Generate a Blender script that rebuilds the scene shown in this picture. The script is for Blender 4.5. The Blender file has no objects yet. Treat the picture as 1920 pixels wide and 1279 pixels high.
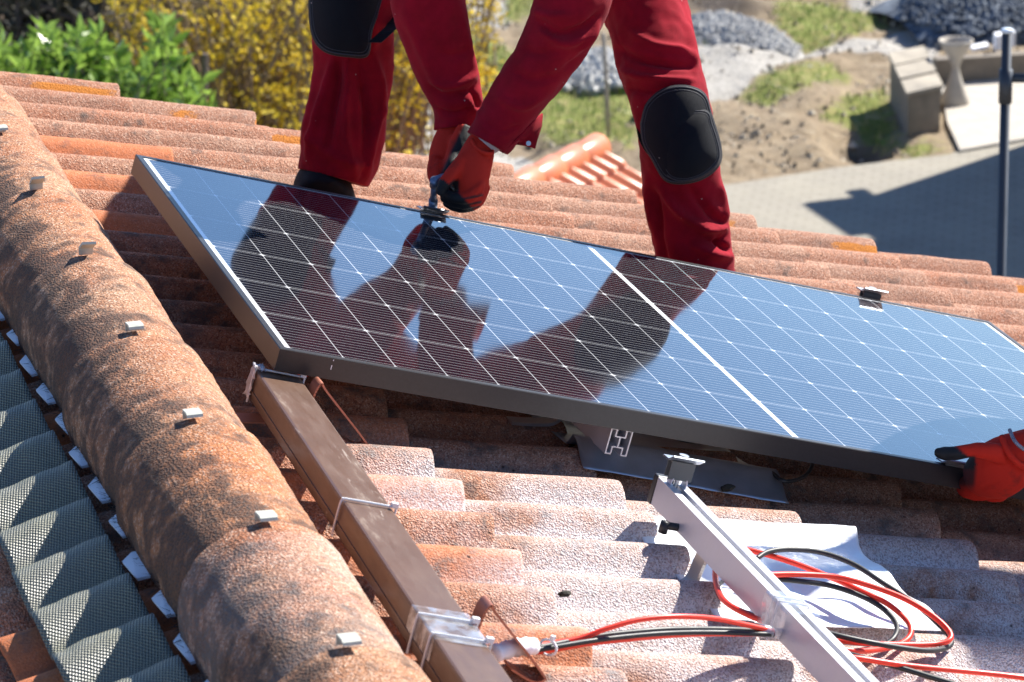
import bpy, math, random
import numpy as np
from mathutils import Vector, Matrix, noise
rnd = random.Random(7)
R = math.radians
scene = bpy.context.scene
C = scene.collection

# ------------------------------------------------------------------ camera
CP = np.array([-1.2575, -6.9773, 1.7318])
RC = np.array([[0.9538, -0.1149, 0.2774], [-0.2995, -0.2948, 0.9074], [-0.0225, -0.9486, -0.3156]])  # columns right, down, forward
u0, _, v0 = np.linalg.svd(RC); RC = u0 @ v0
FP = 6252.3
cam = bpy.data.cameras.new('camera'); camo = bpy.data.objects.new('camera', cam); C.objects.link(camo)
cam.sensor_width = 36; cam.lens = FP / 1920 * 36; cam.clip_start = .1; cam.clip_end = 500
camo.matrix_world = Matrix([[RC[i, 0], -RC[i, 1], -RC[i, 2], CP[i]] for i in range(3)] + [[0, 0, 0, 1]])
cam.dof.use_dof = True; cam.dof.focus_distance = 5.3; cam.dof.aperture_fstop = 12.5
scene.camera = camo
# ------------------------------------------------------------------ light
SUN = Vector((.85, .45, .80)).normalized()
EL = math.asin(SUN.z); AZ = math.atan2(SUN.x, SUN.y)
w = bpy.data.worlds.new('World'); scene.world = w; w.use_nodes = True
nt = w.node_tree; bg = nt.nodes['Background']
sky = nt.nodes.new('ShaderNodeTexSky'); sky.sky_type = 'NISHITA'; sky.sun_disc = False
sky.sun_elevation = EL; sky.sun_rotation = AZ; sky.altitude = 600; sky.air_density = .75; sky.dust_density = .10; sky.ozone_density = 5.5
nt.links.new(sky.outputs[0], bg.inputs[0]); bg.inputs[1].default_value = 0.095
sl = bpy.data.lights.new('sun', 'SUN'); sl.energy = 4.9; sl.angle = R(.53); sl.color = (1, .95, .87)
so = bpy.data.objects.new('sun', sl); C.objects.link(so); so.rotation_euler = (-SUN).to_track_quat('-Z', 'Y').to_euler()
vs = scene.view_settings; vs.view_transform = 'Standard'; vs.look = 'None'; vs.gamma = 1; vs.exposure = 1.18

# ------------------------------------------------------------------ geometry helpers
TH = R(17.2); ct, st = math.cos(TH), math.sin(TH); TT = math.tan(TH)
def at(u, v, Z):                      # a point seen at (u, v) of the 1920 px photograph, Z metres away
    return CP + RC @ np.array([(u - 960) / FP * Z, (v - 639.5) / FP * Z, Z])
def pxl(X):
    q = (np.asarray(X, float) - CP) @ RC
    return np.stack([960 + FP * q[..., 0] / q[..., 2], 639.5 + FP * q[..., 1] / q[..., 2]], -1)
def rf(x, y, h=0.):                   # right roof slope: x down the slope, y along the ridge to the viewer, h above
    return np.array([ct * x + st * h, -y, -st * x + ct * h])
XA = -.435; ZA = -XA * TT             # ridge line
def lf(x, y, h=0.):                   # left slope: x down the slope from the ridge
    return np.array([XA - ct * x - st * h, -y, ZA - st * x + ct * h])
NR = np.array([st, 0, ct])
def onr(u, v, h=0.):
    d = at(u, v, 1.) - CP; k = (h - CP @ NR) / (d @ NR); X = CP + k * d
    return X[0] * ct - X[2] * st, -X[1]
GZ = -9.77
def ong(u, v, z=GZ):
    d = at(u, v, 1.) - CP; return CP + (z - CP[2]) / d[2] * d
ORP = np.array([-0.2212, -1.345, 0.2036]); PX = np.array([0.9549, 0.0184, -0.2963]); PY = np.array([0.008, -0.9993, -0.0362]); PZ = np.array([0.2967, -0.0322, 0.9544])
def pn(a, b, c=0.): return ORP + PX * a + PY * b + PZ * c

def mesh(name, V, F, mat=None, parent=None, smooth=True, attrs=None):
    me = bpy.data.meshes.new(name)
    me.from_pydata([tuple(map(float, v)) for v in V], [], [tuple(map(int, f)) for f in F]); me.update()
    if smooth and len(me.polygons): me.polygons.foreach_set('use_smooth', [True] * len(me.polygons))
    o = bpy.data.objects.new(name, me); C.objects.link(o)
    if mat: me.materials.append(mat)
    if attrs:
        for k, a in attrs.items():
            at_ = me.attributes.new(k, 'FLOAT', 'POINT'); at_.data.foreach_set('value', np.asarray(a, float).ravel())
    if parent: adopt(o, parent)
    return o
def adopt(o, p):
    o.parent = p
    g = p.matrix_basis.copy(); q = p
    while q.parent: g = q.parent.matrix_basis @ g if not q.parent.parent else g; q = q.parent
    o.matrix_parent_inverse = Matrix.Identity(4) if p.get('local') else Matrix.Translation(-wl(p))
def wl(p):
    v = Vector(p.location); 
    while p.parent: v = v + p.matrix_parent_inverse.translation + p.parent.location; p = p.parent
    return v
def tag(o, label=None, cat=None, group=None, kind=None):
    if label: o['label'] = label
    if cat: o['category'] = cat
    if group: o['group'] = group
    if kind: o['kind'] = kind
    return o
def empty(name, loc, label, cat, group=None):
    o = bpy.data.objects.new(name, None); C.objects.link(o); o.location = tuple(map(float, loc)); o.empty_display_size = .05
    return tag(o, label, cat, group)
class MB:
    def __init__(s): s.V = []; s.F = []
    def add(s, V, F):
        n = len(s.V); s.V += [np.asarray(v, float) for v in V]; s.F += [tuple(i + n for i in f) for f in F]; return s
    def box(s, o, a, b, c):           # corner + three edge vectors
        o, a, b, c = map(lambda q: np.asarray(q, float), (o, a, b, c))
        V = [o, o + a, o + a + b, o + b, o + c, o + a + c, o + a + b + c, o + b + c]
        F = [(0, 3, 2, 1), (4, 5, 6, 7), (0, 1, 5, 4), (1, 2, 6, 5), (2, 3, 7, 6), (3, 0, 4, 7)]
        if np.dot(np.cross(a, b), c) < 0: F = [f[::-1] for f in F]
        return s.add(V, F)
    def tube(s, P, r, n=10, cap=True):
        P = [np.asarray(p, float) for p in P]; m = len(P)
        rr = r if hasattr(r, '__len__') else [r] * m
        up = None; V = []
        for i in range(m):
            t = P[min(i + 1, m - 1)] - P[max(i - 1, 0)]; t /= np.linalg.norm(t) + 1e-12
            if up is None:
                up = np.cross(t, [0, 0, 1.]); 
                if np.linalg.norm(up) < .1: up = np.cross(t, [0, 1., 0])
            up = up - t * (up @ t); up /= np.linalg.norm(up); w_ = np.cross(t, up)
            for k in range(n):
                a = 2 * math.pi * k / n; V.append(P[i] + (up * math.cos(a) + w_ * math.sin(a)) * rr[i])
        F = [(i * n + k, i * n + (k + 1) % n, (i + 1) * n + (k + 1) % n, (i + 1) * n + k) for i in range(m - 1) for k in range(n)]
        if cap: F += [tuple(range(n))[::-1], tuple((m - 1) * n + k for k in range(n))]
        return s.add(V, F)
    def prism(s, poly, e):            # planar polygon extruded by vector e
        n = len(poly); V = [np.asarray(p, float) for p in poly]; V += [v + np.asarray(e) for v in V]
        F = [tuple(range(n))[::-1], tuple(range(n, 2 * n))] + [(i, (i + 1) % n, (i + 1) % n + n, i + n) for i in range(n)]
        return s.add(V, F)
    def build(s, name, mat, parent=None, smooth=False, attrs=None, bevel=0):
        o = mesh(name, s.V, s.F, mat, parent, smooth, attrs)
        if bevel:
            m = o.modifiers.new('b', 'BEVEL'); m.width = bevel; m.segments = 2; m.limit_method = 'ANGLE'
        return o
def catmull(P, n=8):
    P = [np.asarray(p, float) for p in P]; Q = [2 * P[0] - P[1]] + P + [2 * P[-1] - P[-2]]; out = []
    for i in range(1, len(Q) - 2):
        for k in range(n):
            t = k / n
            out.append(.5 * ((2 * Q[i]) + (-Q[i - 1] + Q[i + 1]) * t + (2 * Q[i - 1] - 5 * Q[i] + 4 * Q[i + 1] - Q[i + 2]) * t * t + (-Q[i - 1] + 3 * Q[i] - 3 * Q[i + 1] + Q[i + 2]) * t ** 3))
    return out + [P[-1]]
def fbm(x, y, z=0., o=4): return noise.fractal(Vector((x, y, z)), 1.0, 2.0, o)
def sstep(a, b, x):
    t = np.clip((np.asarray(x, float) - a) / (b - a), 0, 1); return t * t * (3 - 2 * t)

# ------------------------------------------------------------------ material helpers
class NT:
    def __init__(s, name):
        s.m = bpy.data.materials.new(name); s.m.use_nodes = True; s.t = s.m.node_tree; s.b = s.t.nodes['Principled BSDF']
        s.co = s.t.nodes.new('ShaderNodeTexCoord').outputs['Object']
    def set(s, **k):
        for n, v in k.items():
            i = s.b.inputs[n.replace('_', ' ')]
            if hasattr(v, 'links'): s.t.links.new(v, i)
            else: i.default_value = (*v, 1) if isinstance(v, tuple) and len(v) == 3 else v
        return s
    def nd(s, ty, **k):
        n = s.t.nodes.new(ty)
        for a, v in k.items(): setattr(n, a, v)
        return n
    def pl(s, i, v):
        if hasattr(v, 'links'): s.t.links.new(v, i)
        elif isinstance(v, tuple) and len(v) == 3 and i.type == 'RGBA': i.default_value = (*v, 1)
        else: i.default_value = v
    def map(s, scale, rot=(0, 0, 0), co=None):
        n = s.nd('ShaderNodeMapping'); s.pl(n.inputs[0], co or s.co); n.inputs['Scale'].default_value = scale; n.inputs['Rotation'].default_value = rot; return n.outputs[0]
    def noise(s, sc, det=3, rough=.55, co=None, dist=0):
        n = s.nd('ShaderNodeTexNoise'); s.pl(n.inputs['Vector'], co or s.co); n.inputs['Scale'].default_value = sc; n.inputs['Detail'].default_value = det; n.inputs['Roughness'].default_value = rough; n.inputs['Distortion'].default_value = dist; return n.outputs[0]
    def vor(s, sc, co=None, feat='F1', out='Distance'):
        n = s.nd('ShaderNodeTexVoronoi', feature=feat); s.pl(n.inputs['Vector'], co or s.co); n.inputs['Scale'].default_value = sc; return n.outputs[out]
    def rng(s, v, a, b, c=0., d=1.):
        n = s.nd('ShaderNodeMapRange', clamp=True); s.pl(n.inputs[0], v); 
        for i, q in enumerate((a, b, c, d)): s.pl(n.inputs[i + 1], q)
        return n.outputs[0]
    def math(s, op, a, b=0., c=None):
        n = s.nd('ShaderNodeMath', operation=op); s.pl(n.inputs[0], a); s.pl(n.inputs[1], b)
        if c is not None: s.pl(n.inputs[2], c)
        return n.outputs[0]
    def mix(s, f, a, b, ty='MIX'):
        n = s.nd('ShaderNodeMix', data_type='RGBA', blend_type=ty); s.pl(n.inputs[0], f); s.pl(n.inputs[6], a); s.pl(n.inputs[7], b); return n.outputs[2]
    def attr(s, name): return s.nd('ShaderNodeAttribute', attribute_name=name).outputs['Fac']
    def bump(s, h, dist=.002, st=1., nrm=None):
        n = s.nd('ShaderNodeBump'); n.inputs['Strength'].default_value = st; n.inputs['Distance'].default_value = dist; s.pl(n.inputs['Height'], h)
        if nrm: s.t.links.new(nrm, n.inputs['Normal'])
        s.t.links.new(n.outputs[0], s.b.inputs['Normal']); return n.outputs[0]
def simple(name, col, rough=.5, metal=0., var=.12, sc=30, bump=0., spec=.5):
    t = NT(name); n = t.noise(sc, 4)
    a = tuple(c * (1 - var) for c in col); b = tuple(min(1, c * (1 + var)) for c in col)
    t.set(Base_Color=t.mix(t.rng(n, .3, .7), a, b), Roughness=t.rng(n, .3, .7, rough * .85, min(1, rough * 1.15)), Metallic=metal, Specular_IOR_Level=spec)
    if bump: t.bump(t.noise(sc * 4, 3), bump)
    return t.m

# clay / concrete tile
def tile_mat(name, c1, c2, orange, dirt=(.10, .085, .075), grain=300, sk=(.60, .70)):
    t = NT(name)
    big = t.noise(7, 5); med = t.noise(26, 5, .6); fine = t.math('ADD', t.math('MULTIPLY', t.vor(grain * 1.15, out='Color'), .62), t.math('MULTIPLY', t.noise(grain * .5, 3, .7), .38)); v = t.vor(grain * .8)
    tone = t.attr('tone'); sm = t.attr('smoothed'); dust = t.attr('dust'); dark = t.attr('dark'); moss = t.attr('moss')
    col = t.mix(t.rng(big, .3, .7), c1, c2)
    col = t.mix(t.rng(tone, 0, 1, 0, .55), col, orange)
    col = t.mix(sm, col, orange)
    spk = t.math('MULTIPLY', t.rng(fine, sk[0], sk[1]), t.rng(sm, 0, 1, .48, .08))
    col = t.mix(spk, col, (.74, .58, .46))
    drk = t.math('MULTIPLY', t.rng(fine, .41, .32), .62)
    col = t.mix(t.math('MULTIPLY', drk, t.rng(sm, 0, 1, 1, .3)), col, (.12, .05, .03))
    strk = t.noise(1, 4, .6, co=t.map((4, 34, 4), (0, 0, 0)))
    col = t.mix(t.rng(strk, .50, .68, 0, .42), col, (.17, .085, .06))
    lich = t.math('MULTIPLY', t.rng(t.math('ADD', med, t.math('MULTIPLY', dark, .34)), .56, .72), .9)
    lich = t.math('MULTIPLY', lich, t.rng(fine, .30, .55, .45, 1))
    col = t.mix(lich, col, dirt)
    big2 = t.noise(4.5, 4, .6, co=t.map((1, 1, 1)), dist=.4)
    dm = t.math('MULTIPLY', dust, t.rng(big2, .38, .50))
    dm = t.math('MULTIPLY', dm, t.rng(fine, .36, .56, .45, 1))
    col = t.mix(dm, col, (.80, .745, .745))
    mm = t.math('MULTIPLY', t.rng(t.math('ADD', t.noise(60, 4, .7), t.math('MULTIPLY', moss, .5)), .82, .9), moss)
    col = t.mix(mm, col, (.60, .22, .03))
    pit = t.math('MULTIPLY', t.rng(t.vor(34), .10, .04), t.rng(t.noise(11, 2), .5, .56))
    col = t.mix(t.math('MULTIPLY', pit, .85), col, (.03, .018, .014))
    t.set(Base_Color=col, Roughness=.85, Specular_IOR_Level=.3)
    h = t.math('ADD', t.math('MULTIPLY', v, t.rng(sm, 0, 1, 1.0, .25)), t.math('MULTIPLY', fine, t.rng(sm, 0, 1, 1.1, .35)))
    h = t.math('ADD', h, t.math('MULTIPLY', med, 1.2)); h = t.math('SUBTRACT', h, pit)
    t.bump(h, .0022, 1.0)
    return t.m
M = {}
M['tile'] = tile_mat('roof_tile', (.41, .180, .105), (.47, .275, .185), (.54, .165, .06), grain=400)
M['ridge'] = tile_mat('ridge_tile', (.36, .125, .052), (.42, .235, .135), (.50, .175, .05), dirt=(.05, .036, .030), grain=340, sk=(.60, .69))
M['red_tile'] = simple('glazed_tile', (.62, .20, .09), .35, 0, .1, 3)
M['alu'] = simple('aluminium', (.60, .60, .64), .45, .45, .03, 40, .0002)
M['alu_cut'] = simple('aluminium_cut', (.85, .85, .86), .3, .7, .02)
M['zinc'] = simple('zinc_sheet', (.42, .46, .52), .42, .85, .2, 14, .0006)
M['copper'] = simple('painted_copper', (.42, .16, .10), .45, .35, .2, 30)
M['black'] = simple('black_plastic', (.018, .018, .02), .45, 0, .1)
M['rubber'] = simple('black_cable', (.014, .016, .018), .5, 0, .1)
M['redcab'] = simple('red_cable', (.88, .045, .018), .38, 0, .05)
M['tie'] = simple('white_nylon', (.78, .79, .80), .4, 0, .03)
M['clip'] = simple('clip_metal', (.50, .50, .43), .55, .2, .1, 90)
M['steel'] = simple('stainless', (.55, .54, .52), .32, .9, .05)
M['wall'] = simple('render_wall', (.62, .60, .55), .9, 0, .05, 6, .002)
M['white'] = simple('white_board', (.82, .83, .86), .7, 0, .03)
M['foam'] = simple('white_foam', (.80, .82, .88), .8, 0, .03, 20)
M['mossy'] = simple('dark_moss', (.025, .022, .015), .95, 0, .4, 60)
M['post'] = simple('painted_post', (.035, .045, .062), .5, .3, .2, 5)
M['bark'] = simple('bark', (.16, .12, .09), .9, 0, .3, 12)
M['concrete'] = simple('concrete', (.20, .17, .135), .9, 0, .22, 5, .004)
M['concrete_light'] = simple('pale_concrete', (.46, .42, .36), .9, 0, .15, 4, .004)

# ------------------------------------------------------------------ the house roof
G = .3095; PT = .144; D = .036
def prof(y, groove=False):
    t = y / PT; k = np.round(t); d = (t - k)
    hw = .36
    b = np.where(np.abs(d) < hw, np.cos(math.pi / 2 * np.clip(d / hw, -1, 1)) ** .85, 0)
    pan = np.where(np.abs(d) >= hw, -.05 * np.cos((np.abs(d) - .5) / (.5 - hw) * math.pi / 2), 0)
    h = -D + D * b + D * pan
    if groove:
        q = y / PT + .55; q2 = q - 2 * np.floor(q / 2)
        h = h - .012 * np.exp(-((q2 - .1) / .035) ** 2)
    return h
cj = {c: [rnd.uniform(-.004, .004) for _ in range(80)] for c in range(-3, 14)}
def slope_mesh(name, side, parent, c0, c1, y0, y1, xs0):
    ny = int(round((y1 - y0) / (PT / 14))); ys = np.linspace(y0, y1, ny + 1)
    V = []; F = []; A = {k: [] for k in ('tone', 'smoothed', 'dust', 'dark', 'moss')}
    groove = side == 'L'; pr = prof(ys, groove); fn = rf if side == 'R' else lf
    tcol = {}
    for c in range(c0, c1 + 1):
        xe = c * G + xs0; xb = xe - G - .03
        if side == 'R' and c == -1: xb = xe - .11
        seg = [(xb, 0), (xb + .03, 0), (xb + .05, 0), (xb + .07, 0)] + [(xe - .035, 0), (xe - .006, 0), (xe - .0012, -.0008), (xe, -.004), (xe - .001, -.023), (xe - .02, -.026)] if side == 'R' and c == -1 else [(xb, 0), (xb + .036, 0), (xb + .058, 0), (xb + .09, 0), (xb + .17, 0), (xb + .25, 0), (xe - .035, 0), (xe - .006, 0), (xe - .0012, -.0008), (xe, -.004), (xe - .001, -.023), (xe - .02, -.026)]
        base = len(V); m = len(seg)
        for (x, dh) in seg:
            for j, y in enumerate(ys):
                r = int(round(y / PT)); ti = (r // 2) % 80
                off = -.031 * (xe - x) / G
                jit = cj[c][ti]
                n1 = fbm(x * 9, y * 9, c * 3.1, 3) * .0022
                h = pr[j] + off + dh + n1 + jit * .5
                V.append(fn(x + jit + .002 * math.sin(y * 40 + c), y, h))
                if (c, r) not in tcol:
                    q = random.Random(c * 97 + r * 13 + (5 if side == 'L' else 0)); tcol[(c, r)] = (q.random(), 1. if q.random() < (.18 if side == 'R' else .4) else 0.)
                a, sm = tcol[(c, r)]
                if side == 'R':
                    a, sm = a * .5, 0.
                    if c == 0: sm = {4: .85, 6: .8, 8: .85, 16: .6, 18: .7, 20: .7, 22: .6}.get(r, 0.); a = .5 if 9 <= r <= 23 else a
                    else: sm = 0.
                    du = float(sstep(2.3, 2.52, y) * sstep(-.22, .10, x + .12 * fbm(x * 2, y * 3)) * (1 - .55 * sstep(.75, 1.25, x)))
                    pan = 1 - max(0, (h - off + D) / D)
                    du *= .50 + .65 * pan
                    dk = .25 if (c == 0 and 9 <= r <= 17) else (.0 if y < 1.6 else .12)
                    ms = 1. if (r == 0 and pan > .25 and pan < 1.3) else (.35 if r in (1, 2) and pan > .5 else 0)
                    ms *= float(sstep(.0, .12, fbm(x * 5.5 + 2, y * 2, 4)))
                else:
                    du = 0; dk = .1; ms = 0; pan = 0
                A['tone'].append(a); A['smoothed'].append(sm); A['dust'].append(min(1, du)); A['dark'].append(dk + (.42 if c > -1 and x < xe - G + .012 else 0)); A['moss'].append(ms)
        W_ = ny + 1
        for i in range(m - 1):
            for j in range(ny):
                q = (base + i * W_ + j, base + (i + 1) * W_ + j, base + (i + 1) * W_ + j + 1, base + i * W_ + j + 1)
                F.append(q[::-1] if side == 'R' else q)
    return mesh(name, V, F, M['tile'], parent, True, A)
house = empty('house', (0, 0, GZ), 'house in the foreground whose weathered terracotta tile roof carries the solar panel', 'house')
slope_mesh('roof_slope', 'R', house, -1, 11, -.075, 8.2, 0)
slope_mesh('roof_slope', 'L', house, 1, 9, -.075, 8.2, .02)
# walls, gable and roof underside
XR, XL, YB, YF = 3.05, -3.75, -.45, -7.9
zr = lambda x: (-x * TT if x > XA else ZA + (x - XA) * TT) - .17
poly = [(XL, GZ), (XR, GZ), (XR, zr(XR)), (XA, zr(XA)), (XL, zr(XL))]
mb = MB(); mb.prism([np.array([x, YB, z]) for x, z in poly][::-1], (0, YF - YB, 0)); mb.build('wall', M['wall'], house)
mb = MB()
for sgn in (1, -1):
    fn = rf if sgn > 0 else lf; xm = 3.3
    o_ = fn(-.30 if sgn > 0 else 0.12, -.05, -.085); e = fn(xm, -.05, -.085)
    mb.box(o_, e - o_, (0, -8.1, 0), fn(0, 0, .02) - fn(0, 0, 0))
mb.build('roof_boarding', M['bark'], house)
# ridge tiles
RR = .105; ZC = ZA - RR * TT + .012
ridge_tiles = []
for i in range(-2, 18):
    ys0 = .78 + .405 * (i - 1) + .405; yf = ys0; yn = ys0 + .45   # far (wide) end .. near end under the next one
    V = []; F = []; A = {k: [] for k in ('tone', 'smoothed', 'dust', 'dark', 'moss')}
    if yn < -.03: continue
    q = random.Random(i + 40); na, nl = 44, 30; tone = q.random()
    ofx = q.uniform(-.004, .004)
    for l in range(nl + 1):
        t = l / nl; y = max(-.05, yf + (yn - yf) * t)
        rr = RR + .007 - .011 * t
        if l == 0: rr -= .011
        if l == 1: y = yf + .003; 
        for k in range(na + 1):
            a = math.radians(-14) + math.radians(208) * k / na
            n1 = fbm(a * 3, y * 14, i * 2., 4) * .0016 + fbm(a * 12, y * 60, i * 5., 3) * .0012
            r2 = rr + n1
            ca, sa = math.cos(a), math.sin(a)
            sx = ca * r2 * 1.0; sz = (abs(sa) ** .93) * (1 if sa > 0 else -1) * r2
            V.append((XA + ofx + sx, -y, ZC + sz))
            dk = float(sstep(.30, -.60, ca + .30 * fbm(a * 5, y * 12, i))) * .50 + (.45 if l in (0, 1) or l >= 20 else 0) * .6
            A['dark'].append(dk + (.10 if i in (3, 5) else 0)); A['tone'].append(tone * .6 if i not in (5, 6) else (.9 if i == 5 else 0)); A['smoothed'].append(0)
            A['dust'].append((.12 if i == 6 else .03) * float(sstep(.35, .9, ca)) + (.10 if i == 6 else .0)); A['moss'].append(.35 if fbm(a * 2, y * 3, 7) > .22 else 0)
    W_ = na + 1
    F = [(l * W_ + k, l * W_ + k + 1, (l + 1) * W_ + k + 1, (l + 1) * W_ + k) for l in range(nl) for k in range(na)]
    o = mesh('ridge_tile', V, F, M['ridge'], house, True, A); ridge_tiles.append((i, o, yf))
# metal clips over each ridge joint, as sub-parts
for i, o, yf in ridge_tiles:
    if not (.3 < yf < 5): continue
    a = R(88 + rnd.uniform(-3, 3)); ca, sa = math.cos(a), math.sin(a); r = RR + .0135
    c0 = np.array([XA + r * ca, -yf, ZC + r * sa]); t = np.array([-sa, 0, ca]) * -1; n = np.array([ca, 0, sa]); yv = np.array([0, -1., 0])
    tilt = {2: .6, 3: .55}.get(i, .06)
    prof_ = [(-.010, -.012), (-.012, -.002), (-.010, .002), (.013, .0035 + .02 * tilt), (.019, .001 + .03 * tilt), (.020, -.003 + .03 * tilt), (.017, -.0015 + .024 * tilt), (-.007, -.0005)]
    mb = MB(); mb.prism([c0 - t * .011 + yv * p + n * (h + .002) for p, h in prof_], t * .022)
    mb.build('ridge_clip', M['clip'], None); oc = bpy.context.scene.objects[-1] if False else C.objects[-1]
    oc.parent = o; oc.matrix_parent_inverse = Matrix.Translation(-Vector((0, 0, GZ))) if False else Matrix.Identity(4)
    o2 = oc
    # o already carries a parent-inverse that cancels the house location, so world coordinates are kept
# white closure pieces in the valleys either side of the ridge
for k in range(4, 36):
    y = (k + .5) * PT + .012
    mb = MB(); xo = .05; xw = .130 + rnd.uniform(-.008, .006)
    yj = rnd.uniform(-.006, .006); a0 = [(xo, y - .050), (xw - .014, y - .050 + yj), (xw + .002, y - .034), (xw - .004, y + .036 - yj), (xo, y + .042)]
    mb.prism([lf(x, yy, -.026 + .012 * (x > .09)) for x, yy in a0], lf(0, 0, .004) - lf(0, 0, 0))
    mb.build('closure_piece', M['foam'], house)
for k in (11, 12, 13, 17, 21):
    y = k * PT + .07; mb = MB()
    a0 = [(-.40, y - .03), (-.315, y - .028), (-.30, y - .01), (-.305, y + .02), (-.40, y + .03)]
    mb.prism([rf(x, yy, -.035 + .01 * (x > -.35)) for x, yy in a0], rf(0, 0, .004) - rf(0, 0, 0)); mb.build('closure_piece', M['foam'], house)
# moss fringe below the shaded edge of the ridge
V = []; F = []; q = random.Random(3)
for k in range(5200):
    y = q.uniform(.6, 4.2); dens = .5 + .5 * math.sin(y * 13) * math.sin(y * 31)
    if q.random() > dens + .15: continue
    x = .104 + q.gauss(0, .006); b = lf(x, y, -.022 + q.random() * .02); d_ = np.array([-q.random() * .014 - .003, q.uniform(-.008, .008), q.uniform(-.006, .010)]); s_ = np.array([0, q.uniform(.0008, .002), 0])
    n = len(V); V += [b - s_, b + s_, b + d_]; F.append((n, n + 1, n + 2))
mo = mesh('moss_fringe', V, F, M['mossy'], house, False); mo['kind'] = 'stuff'

# ------------------------------------------------------------------ embossed sheet on the left slope
t = NT('embossed_sheet')
m1 = t.map((1, 1, 1)); 
sx = t.nd('ShaderNodeSeparateXYZ'); t.pl(sx.inputs[0], t.co)
a_ = t.math('SINE', t.math('MULTIPLY', t.math('ADD', sx.outputs[0], t.math('MULTIPLY', sx.outputs[1], .45)), 1250))
b_ = t.math('SINE', t.math('MULTIPLY', t.math('SUBTRACT', sx.outputs[1], t.math('MULTIPLY', sx.outputs[0], .35)), 960))
pr_ = t.math('MULTIPLY', a_, b_)
nz = t.noise(18, 4)
colr = t.mix(t.rng(pr_, -.5, .7), (.075, .078, .070), (.38, .38, .26))
colr = t.mix(t.rng(nz, .35, .7, 0, .45), colr, (.21, .21, .19))
t.set(Base_Color=colr, Roughness=.38, Metallic=.0, Specular_IOR_Level=.6, Alpha=1.0)
t.bump(pr_, .0016, .9); M['sheet'] = t.m
V = []; F = []; yy = np.arange(-.2, 6.2, .008); xx = np.linspace(.136, .270, 16); pr2 = prof(yy)
ker = np.hanning(9); ker /= ker.sum(); pr2 = np.convolve(pr2, ker, 'same')
for x in xx:
    for j, y in enumerate(yy): V.append(lf(x + .003 * math.sin(y * 9) + .004 * fbm(y * 2, x), y, pr2[j] * .95 + .016 - .02 * max(0, (.33 - x)) + .003 * fbm(x * 20, y * 8, 2)))
n = len(yy); F = [(i * n + j, (i + 1) * n + j, (i + 1) * n + j + 1, i * n + j + 1) for i in range(len(xx) - 1) for j in range(n - 1)]
sh = mesh('embossed_sheet', V, F, M['sheet']); so_ = sh.modifiers.new('s', 'SOLIDIFY'); so_.thickness = .0015
tag(sh, 'long grey green embossed corrugated sheet strip lying over the tiles left of the ridge', 'roof sheet')

# ------------------------------------------------------------------ solar panel
PW, PH, PT_ = 1.755, 1.038, .035
RP, CPt, MG = .1683, .08535, .0082
panel = empty('solar_panel', pn(PW / 2, PH / 2, -PT_), 'large dark framed solar panel with white cell grid mirroring the sky', 'solar panel')
t = NT('solar_glass')
uvn = t.nd('ShaderNodeAttribute', attribute_name='pu').outputs['Fac']; vvn = t.nd('ShaderNodeAttribute', attribute_name='pv').outputs['Fac']
L_ = 20 * CPt + MG; m1_ = (PW - L_) / 2; m2_ = (PH - 6 * RP) / 2
u = t.math('SUBTRACT', uvn, m1_); v = t.math('SUBTRACT', vvn, m2_)
half = t.math('GREATER_THAN', u, L_ / 2)
u2 = t.math('SUBTRACT', u, t.math('MULTIPLY', half, MG))
mid = t.math('LESS_THAN', t.math('ABSOLUTE', t.math('SUBTRACT', u, L_ / 2)), MG / 2 + .0012)
cu = t.math('ABSOLUTE', t.math('SUBTRACT', t.math('FRACT', t.math('ADD', t.math('DIVIDE', u2, CPt), .5)), .5)); du_ = t.math('MULTIPLY', cu, CPt)
cv = t.math('ABSOLUTE', t.math('SUBTRACT', t.math('FRACT', t.math('ADD', t.math('DIVIDE', v, RP), .5)), .5)); dv_ = t.math('MULTIPLY', cv, RP)
lu = t.math('MULTIPLY', t.math('LESS_THAN', du_, .0008), .55); lv = t.math('MULTIPLY', t.math('LESS_THAN', dv_, .0008), .55)
dia = t.math('MULTIPLY', t.math('LESS_THAN', t.math('ADD', t.math('MULTIPLY', du_, .7), t.math('MULTIPLY', dv_, 1.3)), .0045), .95)
white = t.math('MAXIMUM', t.math('MAXIMUM', lu, lv), t.math('MAXIMUM', dia, mid))
for a, b, op in ((u, -.0005, 'LESS_THAN'), (u, L_ + .0005, 'GREATER_THAN'), (v, -.0005, 'LESS_THAN'), (v, 6 * RP + .0005, 'GREATER_THAN')):
    white = t.math('MAXIMUM', white, t.math(op, a, b))
NB = 12
bb = t.math('MULTIPLY', t.math('ABSOLUTE', t.math('SUBTRACT', t.math('FRACT', t.math('DIVIDE', v, RP / NB)), .5)), RP / NB)
bus = t.math('LESS_THAN', bb, .00055)
cell = t.mix(t.rng(t.noise(3), .3, .7), (.007, .007, .012), (.012, .010, .016))
col = t.mix(bus, cell, (.28, .29, .30)); col = t.mix(white, col, (.80, .82, .84))
t.set(Base_Color=col, Roughness=.035, Specular_IOR_Level=.5, IOR=1.85, Coat_Weight=0.)
t.pl(t.b.inputs['Roughness'], t.rng(t.noise(4, 4), .35, .7, .03, .09))
wob = t.noise(2.2, 2); t.bump(t.math('ADD', t.math('MULTIPLY', wob, .6), t.math('MULTIPLY', t.noise(420, 2), .0012)), .004, .35)
M['glass'] = t.m
t = NT('panel_frame'); t.set(Base_Color=t.mix(t.rng(t.noise(200, 2), .3, .7), (.012, .012, .014), (.017, .017, .020)), Metallic=.0, Roughness=.38); M['pframe'] = t.m
gv = [(.010, .010), (PW - .010, .010), (PW - .010, PH - .010), (.010, PH - .010)]
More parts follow.
